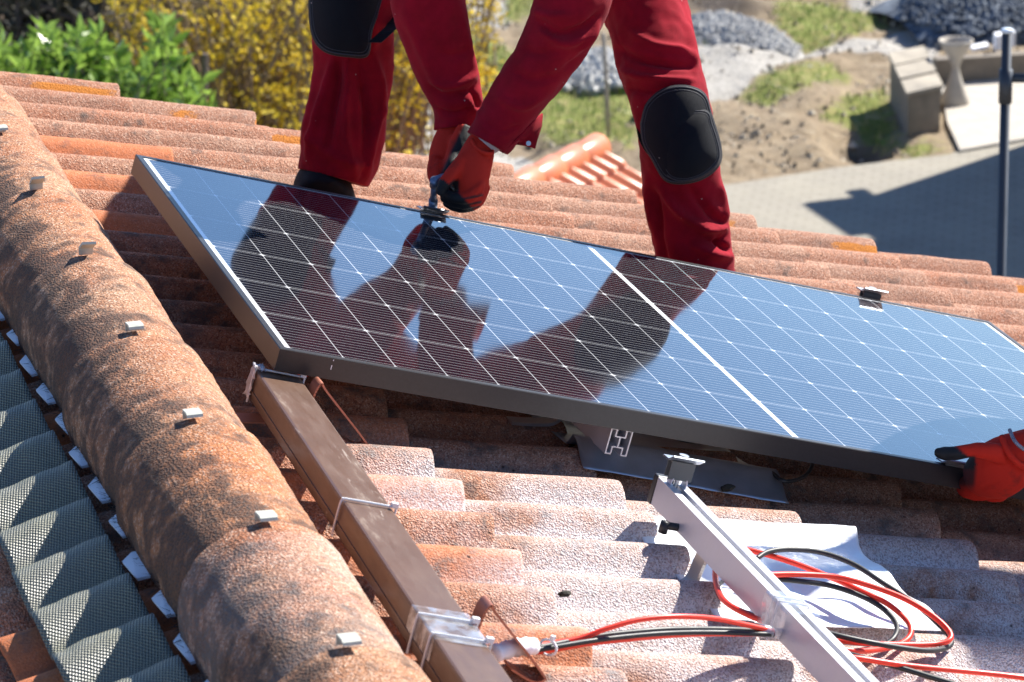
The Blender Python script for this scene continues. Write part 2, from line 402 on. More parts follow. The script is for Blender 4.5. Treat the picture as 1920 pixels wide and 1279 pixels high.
g = mesh('glass_sheet', [pn(a, b, -.0015) for a, b in gv], [(3, 2, 1, 0)], M['glass'], panel, False, {'pu': [a for a, b in gv], 'pv': [b for a, b in gv]})
def frame_bar(a0, a1, inner):        # profile swept along one side, mitred ends; inner = direction to the panel's middle
    mb = MB(); a0 = np.array(a0, float); a1 = np.array(a1, float); inn = np.array(inner, float); d = (a1 - a0) / np.linalg.norm(a1 - a0)
    prf = [(0, -PT_), (0, -.0012), (.0012, 0), (.0105, 0), (.011, -.0012), (.002, -.0012), (.002, -PT_ + .0018), (.030, -PT_ + .0018), (.030, -PT_)]
    A = [pn(*(a0 + inn * x + d * x), z) for x, z in prf]; B = [pn(*(a1 + inn * x - d * x), z) for x, z in prf]; n = len(prf)
    return mb.add(A + B, [(i, (i + 1) % n, (i + 1) % n + n, i + n) for i in range(n)] + [tuple(range(n))[::-1], tuple(range(n, 2 * n))])
for a0, a1, inn in (((0, 0), (PW, 0), (0, 1)), ((PW, 0), (PW, PH), (-1, 0)), ((PW, PH), (0, PH), (0, -1)), ((0, PH), (0, 0), (1, 0))):
    frame_bar(a0, a1, inn).build('frame_bar', M['pframe'], panel)
mesh('back_sheet', [pn(a, b, -.006) for a, b in gv], [(0, 1, 2, 3)], M['white'], panel, False)
# little paint mark on the near frame side
mb = MB(); mb.box(pn(.085, PH + .0004, -.012), PX * .0012, PZ * -.007, PY * .0006); mb.box(pn(.0855, PH + .0004, -.003), PX * .0012, PZ * -.002, PY * .0006); mb.build('scratch_mark', M['white'], panel)

# ------------------------------------------------------------------ mounting rails
def hprof(w_=.038, h_=.043):
    # outer and inner loops of an H shaped slotted extrusion, as thin walls
    W2 = w_ / 2; t_ = .0022; S = .0055
    walls = [((-W2, 0), (-W2 + t_, h_)), ((W2 - t_, 0), (W2, h_)), ((-W2 + t_, h_ - t_), (-S, h_)), ((S, h_ - t_), (W2 - t_, h_)),
             ((-W2 + t_, 0), (-S - .003, t_)), ((S + .003, 0), (W2 - t_, t_)),
             ((-S - t_ - .002, h_ - .012), (-S - .002, h_ - t_)), ((S + .002, h_ - .012), (S + t_ + .002, h_ - t_)), ((-S - t_ - .002, h_ - .014), (S + t_ + .002, h_ - .012)),
             ((-t_ / 2, .014), (t_ / 2, h_ - .014)), ((-.010, .012), (.010, .014)), ((-.010, t_), (-.008, .012)), ((.008, t_), (.010, .012))]
    return walls
def rail(name, p0, p1, h0, mat, parent):
    mb = MB(); d = np.array([p1[0] - p0[0], p1[1] - p0[1]]); L = np.linalg.norm(d); d /= L; s_ = np.array([-d[1], d[0]])
    if s_[0] < 0: s_ = -s_
    for (a, b), (c_, e) in hprof():
        o_ = rf(p0[0] + s_[0] * a, p0[1] + s_[1] * a, h0 + b)
        mb.box(o_, rf(p1[0], p1[1]) - rf(p0[0], p0[1]), rf(s_[0] * (c_ - a), s_[1] * (c_ - a)) - rf(0, 0), rf(0, 0, e - b) - rf(0, 0))
    return mb.build(name, mat, parent)
r1 = empty('mounting_rail', rf(.31, 2.6, .02), 'silver aluminium rail with black end cap running from the clamp to the bottom edge', 'rail', 'aluminium mounting rails')
rail('rail_profile', (.311, 2.612), (.262, 4.6), .022, M['alu'], r1)
mb = MB(); d_ = rf(-.049, 1.988) - rf(0, 0); d_ /= np.linalg.norm(d_); sdir = rf(1, .025) - rf(0, 0); sdir /= np.linalg.norm(sdir)
o_ = rf(.311, 2.612, .0205) - sdir * .0205
mb.box(o_ - d_ * .011, d_ * .016, sdir * .041, rf(0, 0, .046) - rf(0, 0)); mb.build('end_cap', M['black'], r1, bevel=.002)
r2 = empty('mounting_rail', rf(.33, 2.3, .02), 'slotted aluminium rail with open cut end poking out under the near edge of the panel', 'rail', 'aluminium mounting rails')
rail('rail_profile', (.335, 2.345), (.300, 1.28), .012, M['alu'], r2)
r3 = empty('mounting_rail', rf(1.3, 1.6, .02), 'aluminium rail whose far end carries the loose clamp beyond the panel', 'rail', 'aluminium mounting rails')
rail('rail_profile', (1.24, 2.20), (1.225, 1.25), .012, M['alu'], r3)
# brown box section
t = NT('brown_metal'); nz = t.noise(9, 4, .6); st_ = t.noise(7, 5, .7, co=t.map((6, 1.2, 6), (0, 0, .5)))
colb = t.mix(t.rng(nz, .3, .7), (.095, .048, .028), (.125, .066, .040))
colb = t.mix(t.rng(st_, .60, .68, 0, .35), colb, (.34, .27, .21))
scr = t.math('MULTIPLY', t.rng(t.noise(1, 3, .6, co=t.map((90, 9, 90), (0, 0, .35)), dist=1.5), .66, .70), t.rng(t.noise(5, 2), .5, .6))
colb = t.mix(t.math('MULTIPLY', scr, .6), colb, (.50, .42, .36))
t.set(Base_Color=colb, Metallic=.05, Roughness=t.rng(st_, .4, .7, .34, .5)); M['brown'] = t.m
br = empty('brown_duct', rf(-.26, 2.9, .0), 'long brown metal box section duct lying on the tiles beside the ridge', 'duct')
b0, b1 = np.array([-.2745, 2.352]), np.array([-.352, 4.6]); e_ = rf(b1[0], b1[1]) - rf(b0[0], b0[1]); el = np.linalg.norm(e_); ed = e_ / el
ws = rf(1, .034) - rf(0, 0); ws /= np.linalg.norm(ws); hn = rf(0, 0, 1) - rf(0, 0)
mb = MB(); mb.box(rf(*b0, .006), e_, ws * .071, hn * .046); mb.build('duct_body', M['brown'], br, bevel=.004)
mb = MB(); mb.box(rf(*b0, .018) - ws * .0015, e_, ws * .002, hn * .004); mb.build('side_bead', M['brown'], br)
def duct_tie(s, lab=None, mat='tie'):
    o_ = rf(*b0, .006) + ed * s; mb = MB(); P = [o_ + ws * x + hn * z for x, z in ((-.003, -.004), (-.003, .040), (-.001, .0475), (.003, .0495), (.066, .0495), (.074, .048), (.0745, .040), (.0745, -.004))]
    mb.tube(catmull(P, 3), .0016, 6); hd = o_ + ws * .070 + hn * .0495; mb.box(hd - ed * .004 - ws * .003, ws * .009, ed * .008, hn * .006)
    mb.build('cable_tie', M[mat], br)
duct_tie(.018); duct_tie(.60); duct_tie(1.02); duct_tie(1.085)
def crumple(name, o_, a, b, c, mat, parent, n=16, amp=.003, seed=1):
    # a thin wrinkled film folded over a box edge: along a, over top b, down c
    V = []; 
    for i in range(n + 1):
        for j in range(2 * n + 1):
            s = j / n; p = o_ + a * (i / n) + (b * (1 - s) if s <= 1 else c * (s - 1))
            nn = np.cross(a, b); nn = nn / np.linalg.norm(nn); w_ = fbm(i * .45 + seed * 9, j * .45, seed, 3)
            V.append(p + hn * (w_ * amp + amp * .6) - ws * (.0015 + abs(w_) * amp if s > .98 else 0))
    W_ = 2 * n + 1; F = [(i * W_ + j, (i + 1) * W_ + j, (i + 1) * W_ + j + 1, i * W_ + j + 1) for i in range(n) for j in range(2 * n)]
    return mesh(name, V, F, mat, parent, True)
t = NT('clear_tape'); fz = t.noise(40, 4, .6)
t.set(Base_Color=(.78, .80, .83), Roughness=.12, Metallic=.5, Alpha=t.rng(fz, .38, .62, .10, .55)); M['tape'] = t.m
t = NT('milky_film'); fz = t.noise(30, 3); t.set(Base_Color=(.72, .68, .70), Roughness=.3, Alpha=t.rng(fz, .35, .6, .6, .95)); M['film'] = t.m
otp = rf(*b0, .006) + ed * .985 + hn * .047
crumple('tape_patch', otp, ed * .115, ws * .072, hn * -.03, M['tape'], br, 14, .0006, 3)
ofl = rf(*b0, .006) - ed * .004 + hn * .046
crumple('plastic_film', ofl, ed * .03, ws * .014, hn * -.05, M['film'], br, 10, .008, 5)

# ------------------------------------------------------------------ clamps
def clamp(label, x, y, h, group='panel clamps', yaw=0., lift=0., deep=1):
    o = rf(x, y, h); e = empty('panel_clamp', o, label, 'clamp', group)
    X_ = rf(math.cos(yaw), math.sin(yaw)) - rf(0, 0); Y_ = rf(-math.sin(yaw), math.cos(yaw)) - rf(0, 0); Z_ = hn
    pr_ = [(-.022, .008), (-.020, .0095), (-.010, .003), (-.004, 0), (.016, -.0005), (.0185, -.002), (.0175, -.004), (.0145, -.003), (-.004, -.0025), (-.010, .0005), (-.020, .0065)]
    mb = MB(); mb.prism([o + Y_ * -a + Z_ * b - X_ * .025 for a, b in pr_], X_ * .05); mb.build('top_plate', M['zinc'], e)
    mb = MB(); Z0 = Z_; Z_ = Z_ * deep; mb.box(o - X_ * .019 + Y_ * .006 - Z_ * .030, X_ * .038, Y_ * .0025, Z_ * .028); mb.box(o - X_ * .019 - Y_ * .009 - Z_ * .030, X_ * .038, Y_ * .0025, Z_ * .028); mb.box(o - X_ * .017 - Y_ * .0085 - Z_ * .006, X_ * .034, Y_ * .0145, Z_ * .0025); mb.build('clamp_body', M['zinc_dark'], e)
    mb = MB(); mb.tube([o + Z_ * .0005, o + Z_ * .0075], .0075, 14); mb.tube([o - Z_ * .055, o + Z_ * .001], .004, 10); mb.build('bolt', M['steel'], e)
    if lift:
        for s in (-1, 1):
            P = [o - Z_ * .028 + X_ * s * .011, o - Z_ * .036 + X_ * s * .0125, o - Z_ * .045 + X_ * s * .009, o - Z_ * .052 + X_ * s * .004]
            mb = MB(); PP = catmull(P, 4)
            for a, b in zip(PP[:-1], PP[1:]): mb.box(a - Y_ * .009, b - a, Y_ * .018, X_ * .0018)
            mb.build('spring', M['alu'], e)
    return e
M['zinc_dark'] = simple('clamp_grey', (.10, .11, .105), .6, .1, .1)
clamp('loose grey clamp with bolt standing on the black capped end of the silver rail', .309, 2.645, .105, lift=1)
clamp('clamp at the far panel edge being tightened under the socket wrench', .30, 1.322, .130, deep=.4)
clamp('grey clamp standing alone behind the far panel edge at the right', 1.225, 1.295, .137)
tc_ = onr(1790, 868, .10); clamp('small dark clamp on the near panel edge below the gloved thumb at right', tc_[0], tc_[1], .10, deep=.15)

# ------------------------------------------------------------------ roof hooks, flashings
def hook(label, pts, w_, mat, thick=.003):
    o = pts[0]; e = None; mb = MB(); P = catmull(pts, 6); wv = w_
    for a, b in zip(P[:-1], P[1:]):
        d = b - a; n_ = np.cross(d, wv); n_ /= np.linalg.norm(n_); mb.box(a - d * .08, d * 1.16, wv, n_ * thick)
    o = mb.build('roof_hook', mat, None); return tag(o, label, 'roof hook', 'roof hooks')
hw_ = rf(.0, .032) - rf(0, 0)
def hpts(u_, v_, sc=1.):
    a = onr(u_, v_, .03); return [rf(a[0] - .012, a[1] + .0, .018 + 0), rf(a[0] - .008, a[1], .045 * sc + .01), rf(a[0] + .0, a[1], .055 * sc + .012), rf(a[0] + .012, a[1], .045 * sc + .01), rf(a[0] + .085, a[1] + .01, -.006), rf(a[0] + .09, a[1] + .012, -.018), rf(a[0] + .075, a[1] + .012, -.022), rf(a[0] + .045, a[1] + .008, -.012)]
hook('copper coloured bent hook beside the top end of the brown duct', hpts(584, 750), hw_, M['copper'])
hook('copper coloured bent hook beside the taped part of the brown duct', hpts(895, 1168), hw_, M['copper'])
a = onr(1330, 1075, .0)
hook('bent steel hook with bolt below the silver rail on the white sheet', [rf(.262, 2.80, -.028), rf(.278, 2.80, -.034), rf(.292, 2.80, -.022), rf(.296, 2.80, .0), rf(.300, 2.80, .03), rf(.306, 2.80, .05)], rf(0, .034) - rf(0, 0), M['steel'], .005)
mb = MB(); q0 = rf(.268, 2.735, .028); mb.tube([q0, q0 + (rf(.05, 0, .0) - rf(0, 0))], .006, 12); mb.tube([q0 - hn * .012, q0 + hn * .006], .007, 10)
tag(mb.build('hex_bolt', M['black'], None, True), 'small black and steel bolt on the left flank of the silver rail', 'bolt')
hook('steel hook foot beside the open rail end under the panel', [rf(.215, 2.16, -.006), rf(.25, 2.16, -.002), rf(.285, 2.16, .006), rf(.30, 2.16, .03), rf(.31, 2.16, .052)], rf(0, .03) - rf(0, 0), M['steel'], .005)

def inpoly(px_, py_, poly):
    c = False; n = len(poly); j = n - 1
    for i in range(n):
        xi, yi = poly[i]; xj, yj = poly[j]
        if (yi > py_) != (yj > py_) and px_ < (xj - xi) * (py_ - yi) / (yj - yi) + xi: c = not c
        j = i
    return c
def roofh(x, y):
    c = math.ceil(x / G); return float(prof(np.array([y]))[0]) - .031 * (c * G - x) / G
def sheet(name, x0, x1, y0, y1, mat, hf, label, cat, cut=None, n=(46, 46), thick=.0012, group=None):
    V = []; idx = {}; F = []; nx, ny = n
    for i in range(nx + 1):
        for j in range(ny + 1):
            x = x0 + (x1 - x0) * i / nx; y = y0 + (y1 - y0) * j / ny; V.append(rf(x, y, hf(x, y)))
    for i in range(nx):
        for j in range(ny):
            x = x0 + (x1 - x0) * (i + .5) / nx; y = y0 + (y1 - y0) * (j + .5) / ny
            if cut and not inpoly(x, y, cut): continue
            F.append((i * (ny + 1) + j, i * (ny + 1) + j + 1, (i + 1) * (ny + 1) + j + 1, (i + 1) * (ny + 1) + j))
    o = mesh(name, V, F, mat, None, True); s = o.modifiers.new('s', 'SOLIDIFY'); s.thickness = thick
    return tag(o, label, cat, group)
M['bright'] = simple('bright_flashing', (.80, .81, .83), .42, .25, .04, 18, .001)
def hw1(x, y):
    base = -.024 + .034 * (x - .31) / .31 + .004 * math.cos((y / PT) * 2 * math.pi)
    roll = .020 * math.exp(-((y - 2.60) / .022) ** 2)
    wr = .0025 * fbm(x * 9, y * 7, 3) + .0008 * fbm(x * 40, y * 30, 8, 2)
    crs = .012 * math.exp(-((x - .47 - .25 * (y - 2.8)) / .02) ** 2) * math.exp(-((y - 2.78) / .08) ** 2)
    return base + roll + wr - crs
wcut = [(.285, 2.545), (.655, 2.545), (.672, 2.60), (.66, 2.66), (.655, 2.76), (.652, 2.90), (.60, 2.955), (.285, 2.955)]
sheet('flashing_sheet', .285, .64, 2.545, 2.957, M['bright'], hw1, 'creased white metal flashing sheet under the silver rail and cable coil', 'flashing', None, (70, 80), group='flashing sheets')
def hw2(x, y): return .004 - .020 * float(sstep(2.275, 2.26, y)) - .030 * float(sstep(2.28, 2.36, y)) + .012 * float(sstep(2.10, 2.28, y)) + .002 * fbm(x * 8, y * 10)
sheet('flashing_sheet', .285, .645, 2.00, 2.355, M['zinc'], hw2, 'dull grey metal flashing sheet with curled front edge under the panel', 'flashing', None, (40, 40), group='flashing sheets')
def flatflash(u0_, v0_, u1_, v1_, label, wd=.035):
    a = onr(u0_, v0_, -.015); b = onr(u1_, v1_, -.015)
    mb = MB(); A = rf(a[0], a[1], -.014); B = rf(b[0], b[1], -.014); mb.box(A, B - A, rf(0, wd, -.006) - rf(0, 0, 0), hn * .002); o = mb.build('flashing_strip', M['copper_light'], None)
    return tag(o, label, 'flashing', 'copper flashing strips')
M['copper_light'] = simple('copper_light', (.50, .21, .14), .45, .3, .15, 20)
flatflash(430, 778, 520, 778, 'thin copper red strip between ridge and brown duct near the duct top', .026)
flatflash(700, 1190, 800, 1200, 'bent copper red flashing strip left of the taped part of the brown duct', .045)
# ------------------------------------------------------------------ cables
def rp(u_, v_, h): a = onr(u_, v_, h); return rf(a[0], a[1], h)
def cable(pts, mat, label, r=.0033, grp='loose solar cables'):
    P = catmull([rp(*p) for p in pts], 8); mb = MB(); mb.tube(P, r, 10)
    return tag(mb.build('cable', M[mat], None, True), label, 'cable', grp)
cable([(960, 1222, -.012), (1010, 1222, -.005), (1100, 1207, .008), (1180, 1198, .016), (1260, 1191, .022), (1350, 1188, .026), (1450, 1189, .03)], 'redcab', 'lower red cable of the bundle running from white tape to the silver rail', .0038)
cable([(960, 1218, -.006), (1010, 1214, .0), (1100, 1196, .012), (1180, 1186, .022), (1260, 1180, .028), (1350, 1180, .031), (1450, 1184, .033)], 'rubber', 'upper black cable of the bundle running from white tape to the silver rail', .0038)
cable([(960, 1221, -.004), (1010, 1218, .002), (1100, 1203, .014), (1180, 1193, .022), (1260, 1187, .028), (1350, 1186, .03), (1450, 1190, .032)], 'rubber', 'second black cable of the bundle, squeezed between the upper black and lower red ones', .0034)
cable([(960, 1220, -.008), (1020, 1209, .0), (1090, 1196, .014), (1140, 1178, .032), (1200, 1162, .048), (1270, 1156, .056), (1340, 1160, .052), (1400, 1172, .042), (1450, 1184, .035)], 'redcab', 'red cable arching above the bundle left of the silver rail', .0036)
cable([(1345, 1045, .01), (1341, 1075, .014), (1346, 1105, .018), (1362, 1130, .020), (1400, 1152, .022), (1450, 1172, .022), (1490, 1186, .016)], 'redcab', 'red cable bulging out left from under the silver rail', .0042)
cable([(1362, 1085, .0), (1346, 1100, .004), (1350, 1120, .006), (1380, 1140, .010), (1440, 1165, .012)], 'rubber', 'black cable looping on the white sheet left of the silver rail')
cable([(1398, 1030, .03), (1445, 1042, .032), (1500, 1060, .034), (1560, 1084, .034), (1610, 1106, .034), (1660, 1130, .030), (1695, 1158, .022), (1708, 1180, .014), (1700, 1200, .004), (1668, 1214, .0), (1610, 1221, .0), (1560, 1214, .0)], 'redcab', 'inner red loop of the cable coil right of the silver rail', .0042)
cable([(1440, 1078, .03), (1490, 1077, .036), (1560, 1081, .042), (1620, 1095, .046), (1690, 1120, .044), (1745, 1152, .036), (1778, 1182, .026), (1780, 1200, .018), (1750, 1208, .010), (1690, 1209, .006), (1620, 1206, .004), (1550, 1198, .004)], 'redcab', 'outer red loop of the cable coil right of the silver rail', .0042)
cable([(1418, 1048, .034), (1440, 1035, .040), (1480, 1030, .044), (1540, 1036, .046), (1600, 1058, .046), (1655, 1093, .042), (1710, 1128, .034), (1755, 1166, .024), (1782, 1196, .012), (1776, 1214, .006), (1735, 1220, .010), (1660, 1210, .014), (1590, 1196, .014), (1540, 1184, .012)], 'rubber', 'outer black loop of the cable coil right of the silver rail', .0040)
cable([(1455, 1086, .024), (1500, 1090, .028), (1560, 1099, .030), (1620, 1120, .028), (1660, 1145, .022), (1681, 1172, .014), (1676, 1196, .006), (1650, 1212, -.004), (1600, 1221, -.006), (1550, 1217, -.006)], 'rubber', 'inner black loop of the cable coil right of the silver rail', .0040)
cable([(1560, 1228, .004), (1620, 1236, .008), (1700, 1248, .008), (1800, 1258, .008), (1880, 1266, .010), (1990, 1280, .012)], 'redcab', 'red cable leaving the rail towards the bottom right corner', .0040)
cable([(1560, 1218, .0), (1620, 1234, .004), (1680, 1250, .004), (1740, 1268, .004), (1820, 1292, .004)], 'rubber', 'black cable leaving the rail towards the bottom edge', .0040)
cable([(560, 704, .004), (600, 700, .012), (640, 700, .014), (700, 706, .008)], 'redcab', 'short red cable under the panel beside the top of the brown duct', .0036)
cable([(1225, 800, .01), (1260, 818, .02), (1300, 828, .018), (1350, 820, .01)], 'rubber', 'black cable sagging under the panel behind the clamp')
cable([(1440, 880, .012), (1470, 902, .012), (1505, 895, .010), (1522, 875, .02), (1520, 855, .03)], 'rubber', 'black cable loop under the panel at the end of the grey flashing')
# tube sleeve, tie and film on the silver rail
sl_ = empty('cable_sleeve', rp(1450, 1186, .03), 'clear plastic sleeve tied to the flank of the silver rail, holding the bundle', 'sleeve')
mb = MB(); mb.tube(catmull([rp(1425, 1182, .033), rp(1450, 1187, .032), rp(1480, 1190, .026), rp(1500, 1194, .016)], 4), [.0095] * 4 + [.0075] * 4 + [.006] * 5, 12); mb.build('sleeve_tube', M['tape'], sl_, True)
mb = MB()
so0 = rf(.286, 3.13, .022)
for dy in (0,):
    base = rf(.2985, 3.115, .022); d2 = d_
    for off, tl in ((0., .0), (.012, .006)):
        P = [base + d2 * (off + tl) + sdir * x + hn * z for x, z in ((-.0225, -.012), (-.0225, .040), (-.018, .0455), (.018, .0455), (.0225, .040), (.0225, 0))]
        mb.tube(catmull(P, 3), .0016, 6)
mb.build('cable_tie', M['tie'], sl_)
def film_rail():
    V = []; n = 14; base = rf(.2985, 3.115, .022)
    path = [(-.0235, -.004), (-.0235, .02), (-.0235, .044), (.0, .0468), (.0215, .0462)]
    P = catmull([np.array([a, b, 0]) for a, b in path], 5)
    for i in range(n + 1):
        for p in P: 
            w_ = fbm(i * .5, p[0] * 90 + p[1] * 60, 2, 3) * .0028
            V.append(base + d_ * (-.03 + .085 * i / n + .006 * p[1] * 30) + sdir * (p[0] - abs(w_) * (p[0] < -.02)) + hn * (p[1] + abs(w_)))
    W_ = len(P); return mesh('plastic_film', V, [(i * W_ + j, i * W_ + j + 1, (i + 1) * W_ + j + 1, (i + 1) * W_ + j) for i in range(n) for j in range(W_ - 1)], M['tape'], sl_, True)
film_rail()
wt = rp(960, 1218, .0)
mb = MB(); A = rp(925, 1226, .004); B = rp(1000, 1212, .008); P = catmull([A, (A + B) / 2 + hn * .003, B], 6)
mb.tube(P, [.0115 + .0012 * math.sin(i * 2.1) for i in range(len(P))], 10); o = mb.build('tape_wrap', M['white'], None, True); tag(o, 'crumpled white tape wrapped round the left end of the cable bundle', 'tape')
mb = MB(); A = rp(1028, 1214, .004); a2 = rp(1040, 1211, .004) - A; a2 /= np.linalg.norm(a2)
b2 = np.cross(a2, hn); mb.tube([A + (b2 * math.cos(k / 12 * 2 * math.pi) * .0125 + hn * math.sin(k / 12 * 2 * math.pi) * .010) for k in range(13)], .0018, 6, False); mb.box(A + hn * .009 - a2 * .003, a2 * .006, b2 * .005, hn * .008)
tag(mb.build('cable_tie', M['tie'], None), 'white tie around the cable bundle just right of the white tape', 'cable tie')
# debris
for k, (u_, v_, r_) in enumerate([(1098, 938, .006), (1057, 1121, .007), (1362, 921, .009), (1775, 1190, .006)]):
    c_ = rp(u_, v_, -.012 if k else -.03) + hn * .006; V = []; 
    import bmesh
    bm = bmesh.new(); bmesh.ops.create_icosphere(bm, subdivisions=2, radius=r_)
    for vv in bm.verts: vv.co = Vector(c_) + Vector((vv.co.x * 1.3, vv.co.y, vv.co.z * .6)) * (1 + .6 * fbm(vv.co.x * 300, vv.co.y * 300, k))
    me = bpy.data.meshes.new('debris'); bm.to_mesh(me); bm.free(); o = bpy.data.objects.new('moss_crumb', me); C.objects.link(o); me.materials.append(M['mossy'])
    tag(o, ['dark moss crumb on the tile left of the rail end cap', 'dark moss crumb on the pale tiles above the cable arch', 'dark moss crumb just below the grey flashing', 'dark moss crumb beside the right end of the cable coil'][k], 'moss crumb', 'moss crumbs on the tiles')

# ------------------------------------------------------------------ people
def cloth(name, c1, c2, rough=.9, weave=900, sheen=.04):
    t = NT(name); t.set(Base_Color=t.mix(t.math('MULTIPLY', t.rng(t.vor(48), .075, .05), t.rng(t.noise(13, 2), .56, .6)), t.mix(t.rng(t.noise(16, 6, .7), .35, .65), c1, c2), (.55, .45, .42)), Roughness=rough, Sheen_Weight=sheen, Specular_IOR_Level=.12)
    h = t.math('ADD', t.noise(weave, 2), t.math('MULTIPLY', t.noise(60, 3), .6)); t.bump(h, .0008, .5); return t.m
M['workred'] = cloth('red_workwear', (.22, .0032, .0115), (.32, .005, .018))
M['pad'] = cloth('black_pad', (.007, .008, .011), (.010, .011, .014), .75, 900, .06)
M['piping'] = simple('pad_piping', (.035, .037, .045), .7)
M['skin'] = simple('skin', (.55, .33, .25), .5, 0, .06, 30)
M['grey_liner'] = simple('grey_liner', (.55, .50, .48), .9, 0, .05)
M['shoe'] = simple('dark_shoe', (.010, .010, .013), .8, 0, .2, 30, 0, .2)
M['hair'] = simple('brown_hair', (.08, .05, .03), .7)
t = NT('work_glove'); ct_ = t.attr('coat'); fz = t.noise(700, 2); st2 = t.noise(22, 4, .6)
gc = t.mix(t.rng(st2, .60, .74, 0, .6), (.58, .026, .012), (.12, .02, .015))
t.set(Base_Color=t.mix(ct_, gc, (.016, .017, .018)), Roughness=t.rng(ct_, 0, 1, .85, .6), Specular_IOR_Level=.25, Sheen_Weight=.0)
t.bump(t.math('ADD', fz, t.math('MULTIPLY', t.noise(80, 3), .8)), .001, .6); M['glove'] = t.m

VD = RC[:, 2]
def loft(secs, n=28, sq=1.0):
    """secs: (u, v, Z, half width px, depth half m). Builds a closed tube."""
    P = [at(s[0], s[1], s[2]) for s in secs]; V = []; m = len(P)
    for i in range(m):
        t_ = P[min(i + 1, m - 1)] - P[max(i - 1, 0)]; t_ /= np.linalg.norm(t_)
        lat = np.cross(t_, VD); lat /= np.linalg.norm(lat); dep = np.cross(lat, t_)
        rw = secs[i][3] * secs[i][2] / FP; rd = secs[i][4]
        for k in range(n):
            a = 2 * math.pi * k / n; V.append(P[i] + lat * math.cos(a) * rw + dep * math.sin(a) * rd)
    F = [(i * n + k, i * n + (k + 1) % n, (i + 1) * n + (k + 1) % n, (i + 1) * n + k) for i in range(m - 1) for k in range(n)]
    F += [tuple(range(n))[::-1], tuple((m - 1) * n + k for k in range(n))]
    return V, F
def dens(secs, n=5):
    S = [np.array(s, float) for s in secs]; return [tuple(p) for p in catmull(S, n)]
def remesh(name, parts, vox, mat, parent, smooth_it=6, creases=(), wr=0., wrs=(14, 14, 6), coat=None, cut=()):
    mb = MB()
    for V, F in parts: mb.add(V, F)
    o = mesh('tmp', mb.V, mb.F); md = o.modifiers.new('r', 'REMESH'); md.mode = 'VOXEL'; md.voxel_size = vox
    if smooth_it: s2 = o.modifiers.new('s', 'SMOOTH'); s2.iterations = smooth_it; s2.factor = .5
    dg = bpy.context.evaluated_depsgraph_get(); ev = o.evaluated_get(dg); me = bpy.data.meshes.new_from_object(ev)
    bpy.data.objects.remove(o)
    n = len(me.vertices); co = np.empty(n * 3); me.vertices.foreach_get('co', co); co = co.reshape(-1, 3)
    no = np.empty(n * 3); me.vertices.foreach_get('normal', no); no = no.reshape(-1, 3)
    disp = np.zeros(n)
    if creases:
        pp = pxl(co); fac = np.clip(-(no @ VD) * 1.6, 0, 1)
        for poly, wpx, amp in creases:
            best = np.full(n, 1e9); tpar = np.zeros(n); q = np.array(catmull([np.array([a, b, 0.]) for a, b in poly], 5))[:, :2]; L = len(q) - 1
            for i in range(L):
                a = q[i]; d = q[i + 1] - a; l2 = d @ d + 1e-9; t_ = np.clip(((pp - a) @ d) / l2, 0, 1)
                ds = np.hypot(*(pp - a - t_[:, None] * d).T); k = ds < best; best[k] = ds[k]; tpar[k] = (i + t_[k]) / L
            disp += amp * np.exp(-(best / wpx) ** 2) * np.sin(np.clip(tpar * .94 + .03, 0, 1) * math.pi) ** .6 * fac
    if wr:
        for i in range(n):
            c = co[i]; disp[i] += wr * (abs(noise.noise(Vector((c[0] * wrs[0], c[1] * wrs[1], c[2] * wrs[2])))) - .2) + wr * .35 * noise.noise(Vector(c) * 45)
    co = co + no * disp[:, None]
    for (pt, nrm, rad) in cut:
        ds = (co - pt) @ nrm; near = np.linalg.norm(co - pt, axis=1) < rad; k = near & (ds > 0); co[k] -= nrm * ds[k][:, None]
        lat = np.linalg.norm((co - pt) - ((co - pt) @ nrm)[:, None] * nrm, axis=1)
    me.vertices.foreach_set('co', co.ravel()); me.update()
    me.polygons.foreach_set('use_smooth', [True] * len(me.polygons))
    o = bpy.data.objects.new(name, me); C.objects.link(o); me.materials.clear(); me.materials.append(mat); adopt(o, parent)
    if coat is not None:
        A = me.attributes.new('coat', 'FLOAT', 'POINT'); A.data.foreach_set('value', np.clip(coat(co, no, pxl(co)), 0, 1))
    return o
def caps(pts, r, n=16, rd=None):      # tapered tube with round ends, points (u,v,Z), radii in px
    P = [(*p, rr) for p, rr in zip(pts, r)]; S = []
    Q = catmull([np.array([a, b, z, rr]) for a, b, z, rr in P], 5)
    for a, b, z, rr in Q: S.append((a, b, z, rr, rr * z / FP * (rd or 1)))
    f, s_ = S[0], S[1]; out = []
    def endc(s, t, sgn):
        du = np.array([s[0] - t[0], s[1] - t[1]]); du = du / (np.hypot(*du) + 1e-9); o_ = []
        for q_ in (.85, .55, .2): o_.append((s[0] + du[0] * s[3] * q_ * .95, s[1] + du[1] * s[3] * q_ * .95, s[2], s[3] * math.sqrt(1 - q_ * q_ * .95), s[4] * math.sqrt(1 - q_ * q_ * .95)))
        return o_
    out = endc(S[0], S[1], 1) + S + endc(S[-1], S[-2], 1)[::-1]
    return loft(out, n)
def hemcut(u0_, v0_, u1_, v1_, Z, rad):
    a, b = at(u0_, v0_, Z), at(u1_, v1_, Z); d = (b - a) / np.linalg.norm(b - a); n_ = np.cross(d, VD); n_ /= np.linalg.norm(n_)
    if n_[2] > 0: n_ = -n_
    return ((a + b) / 2, n_, rad)
worker = empty('person', rf(.6, 1.0, 0), 'worker in dark red workwear bending over the far panel edge with both gloved hands', 'person')
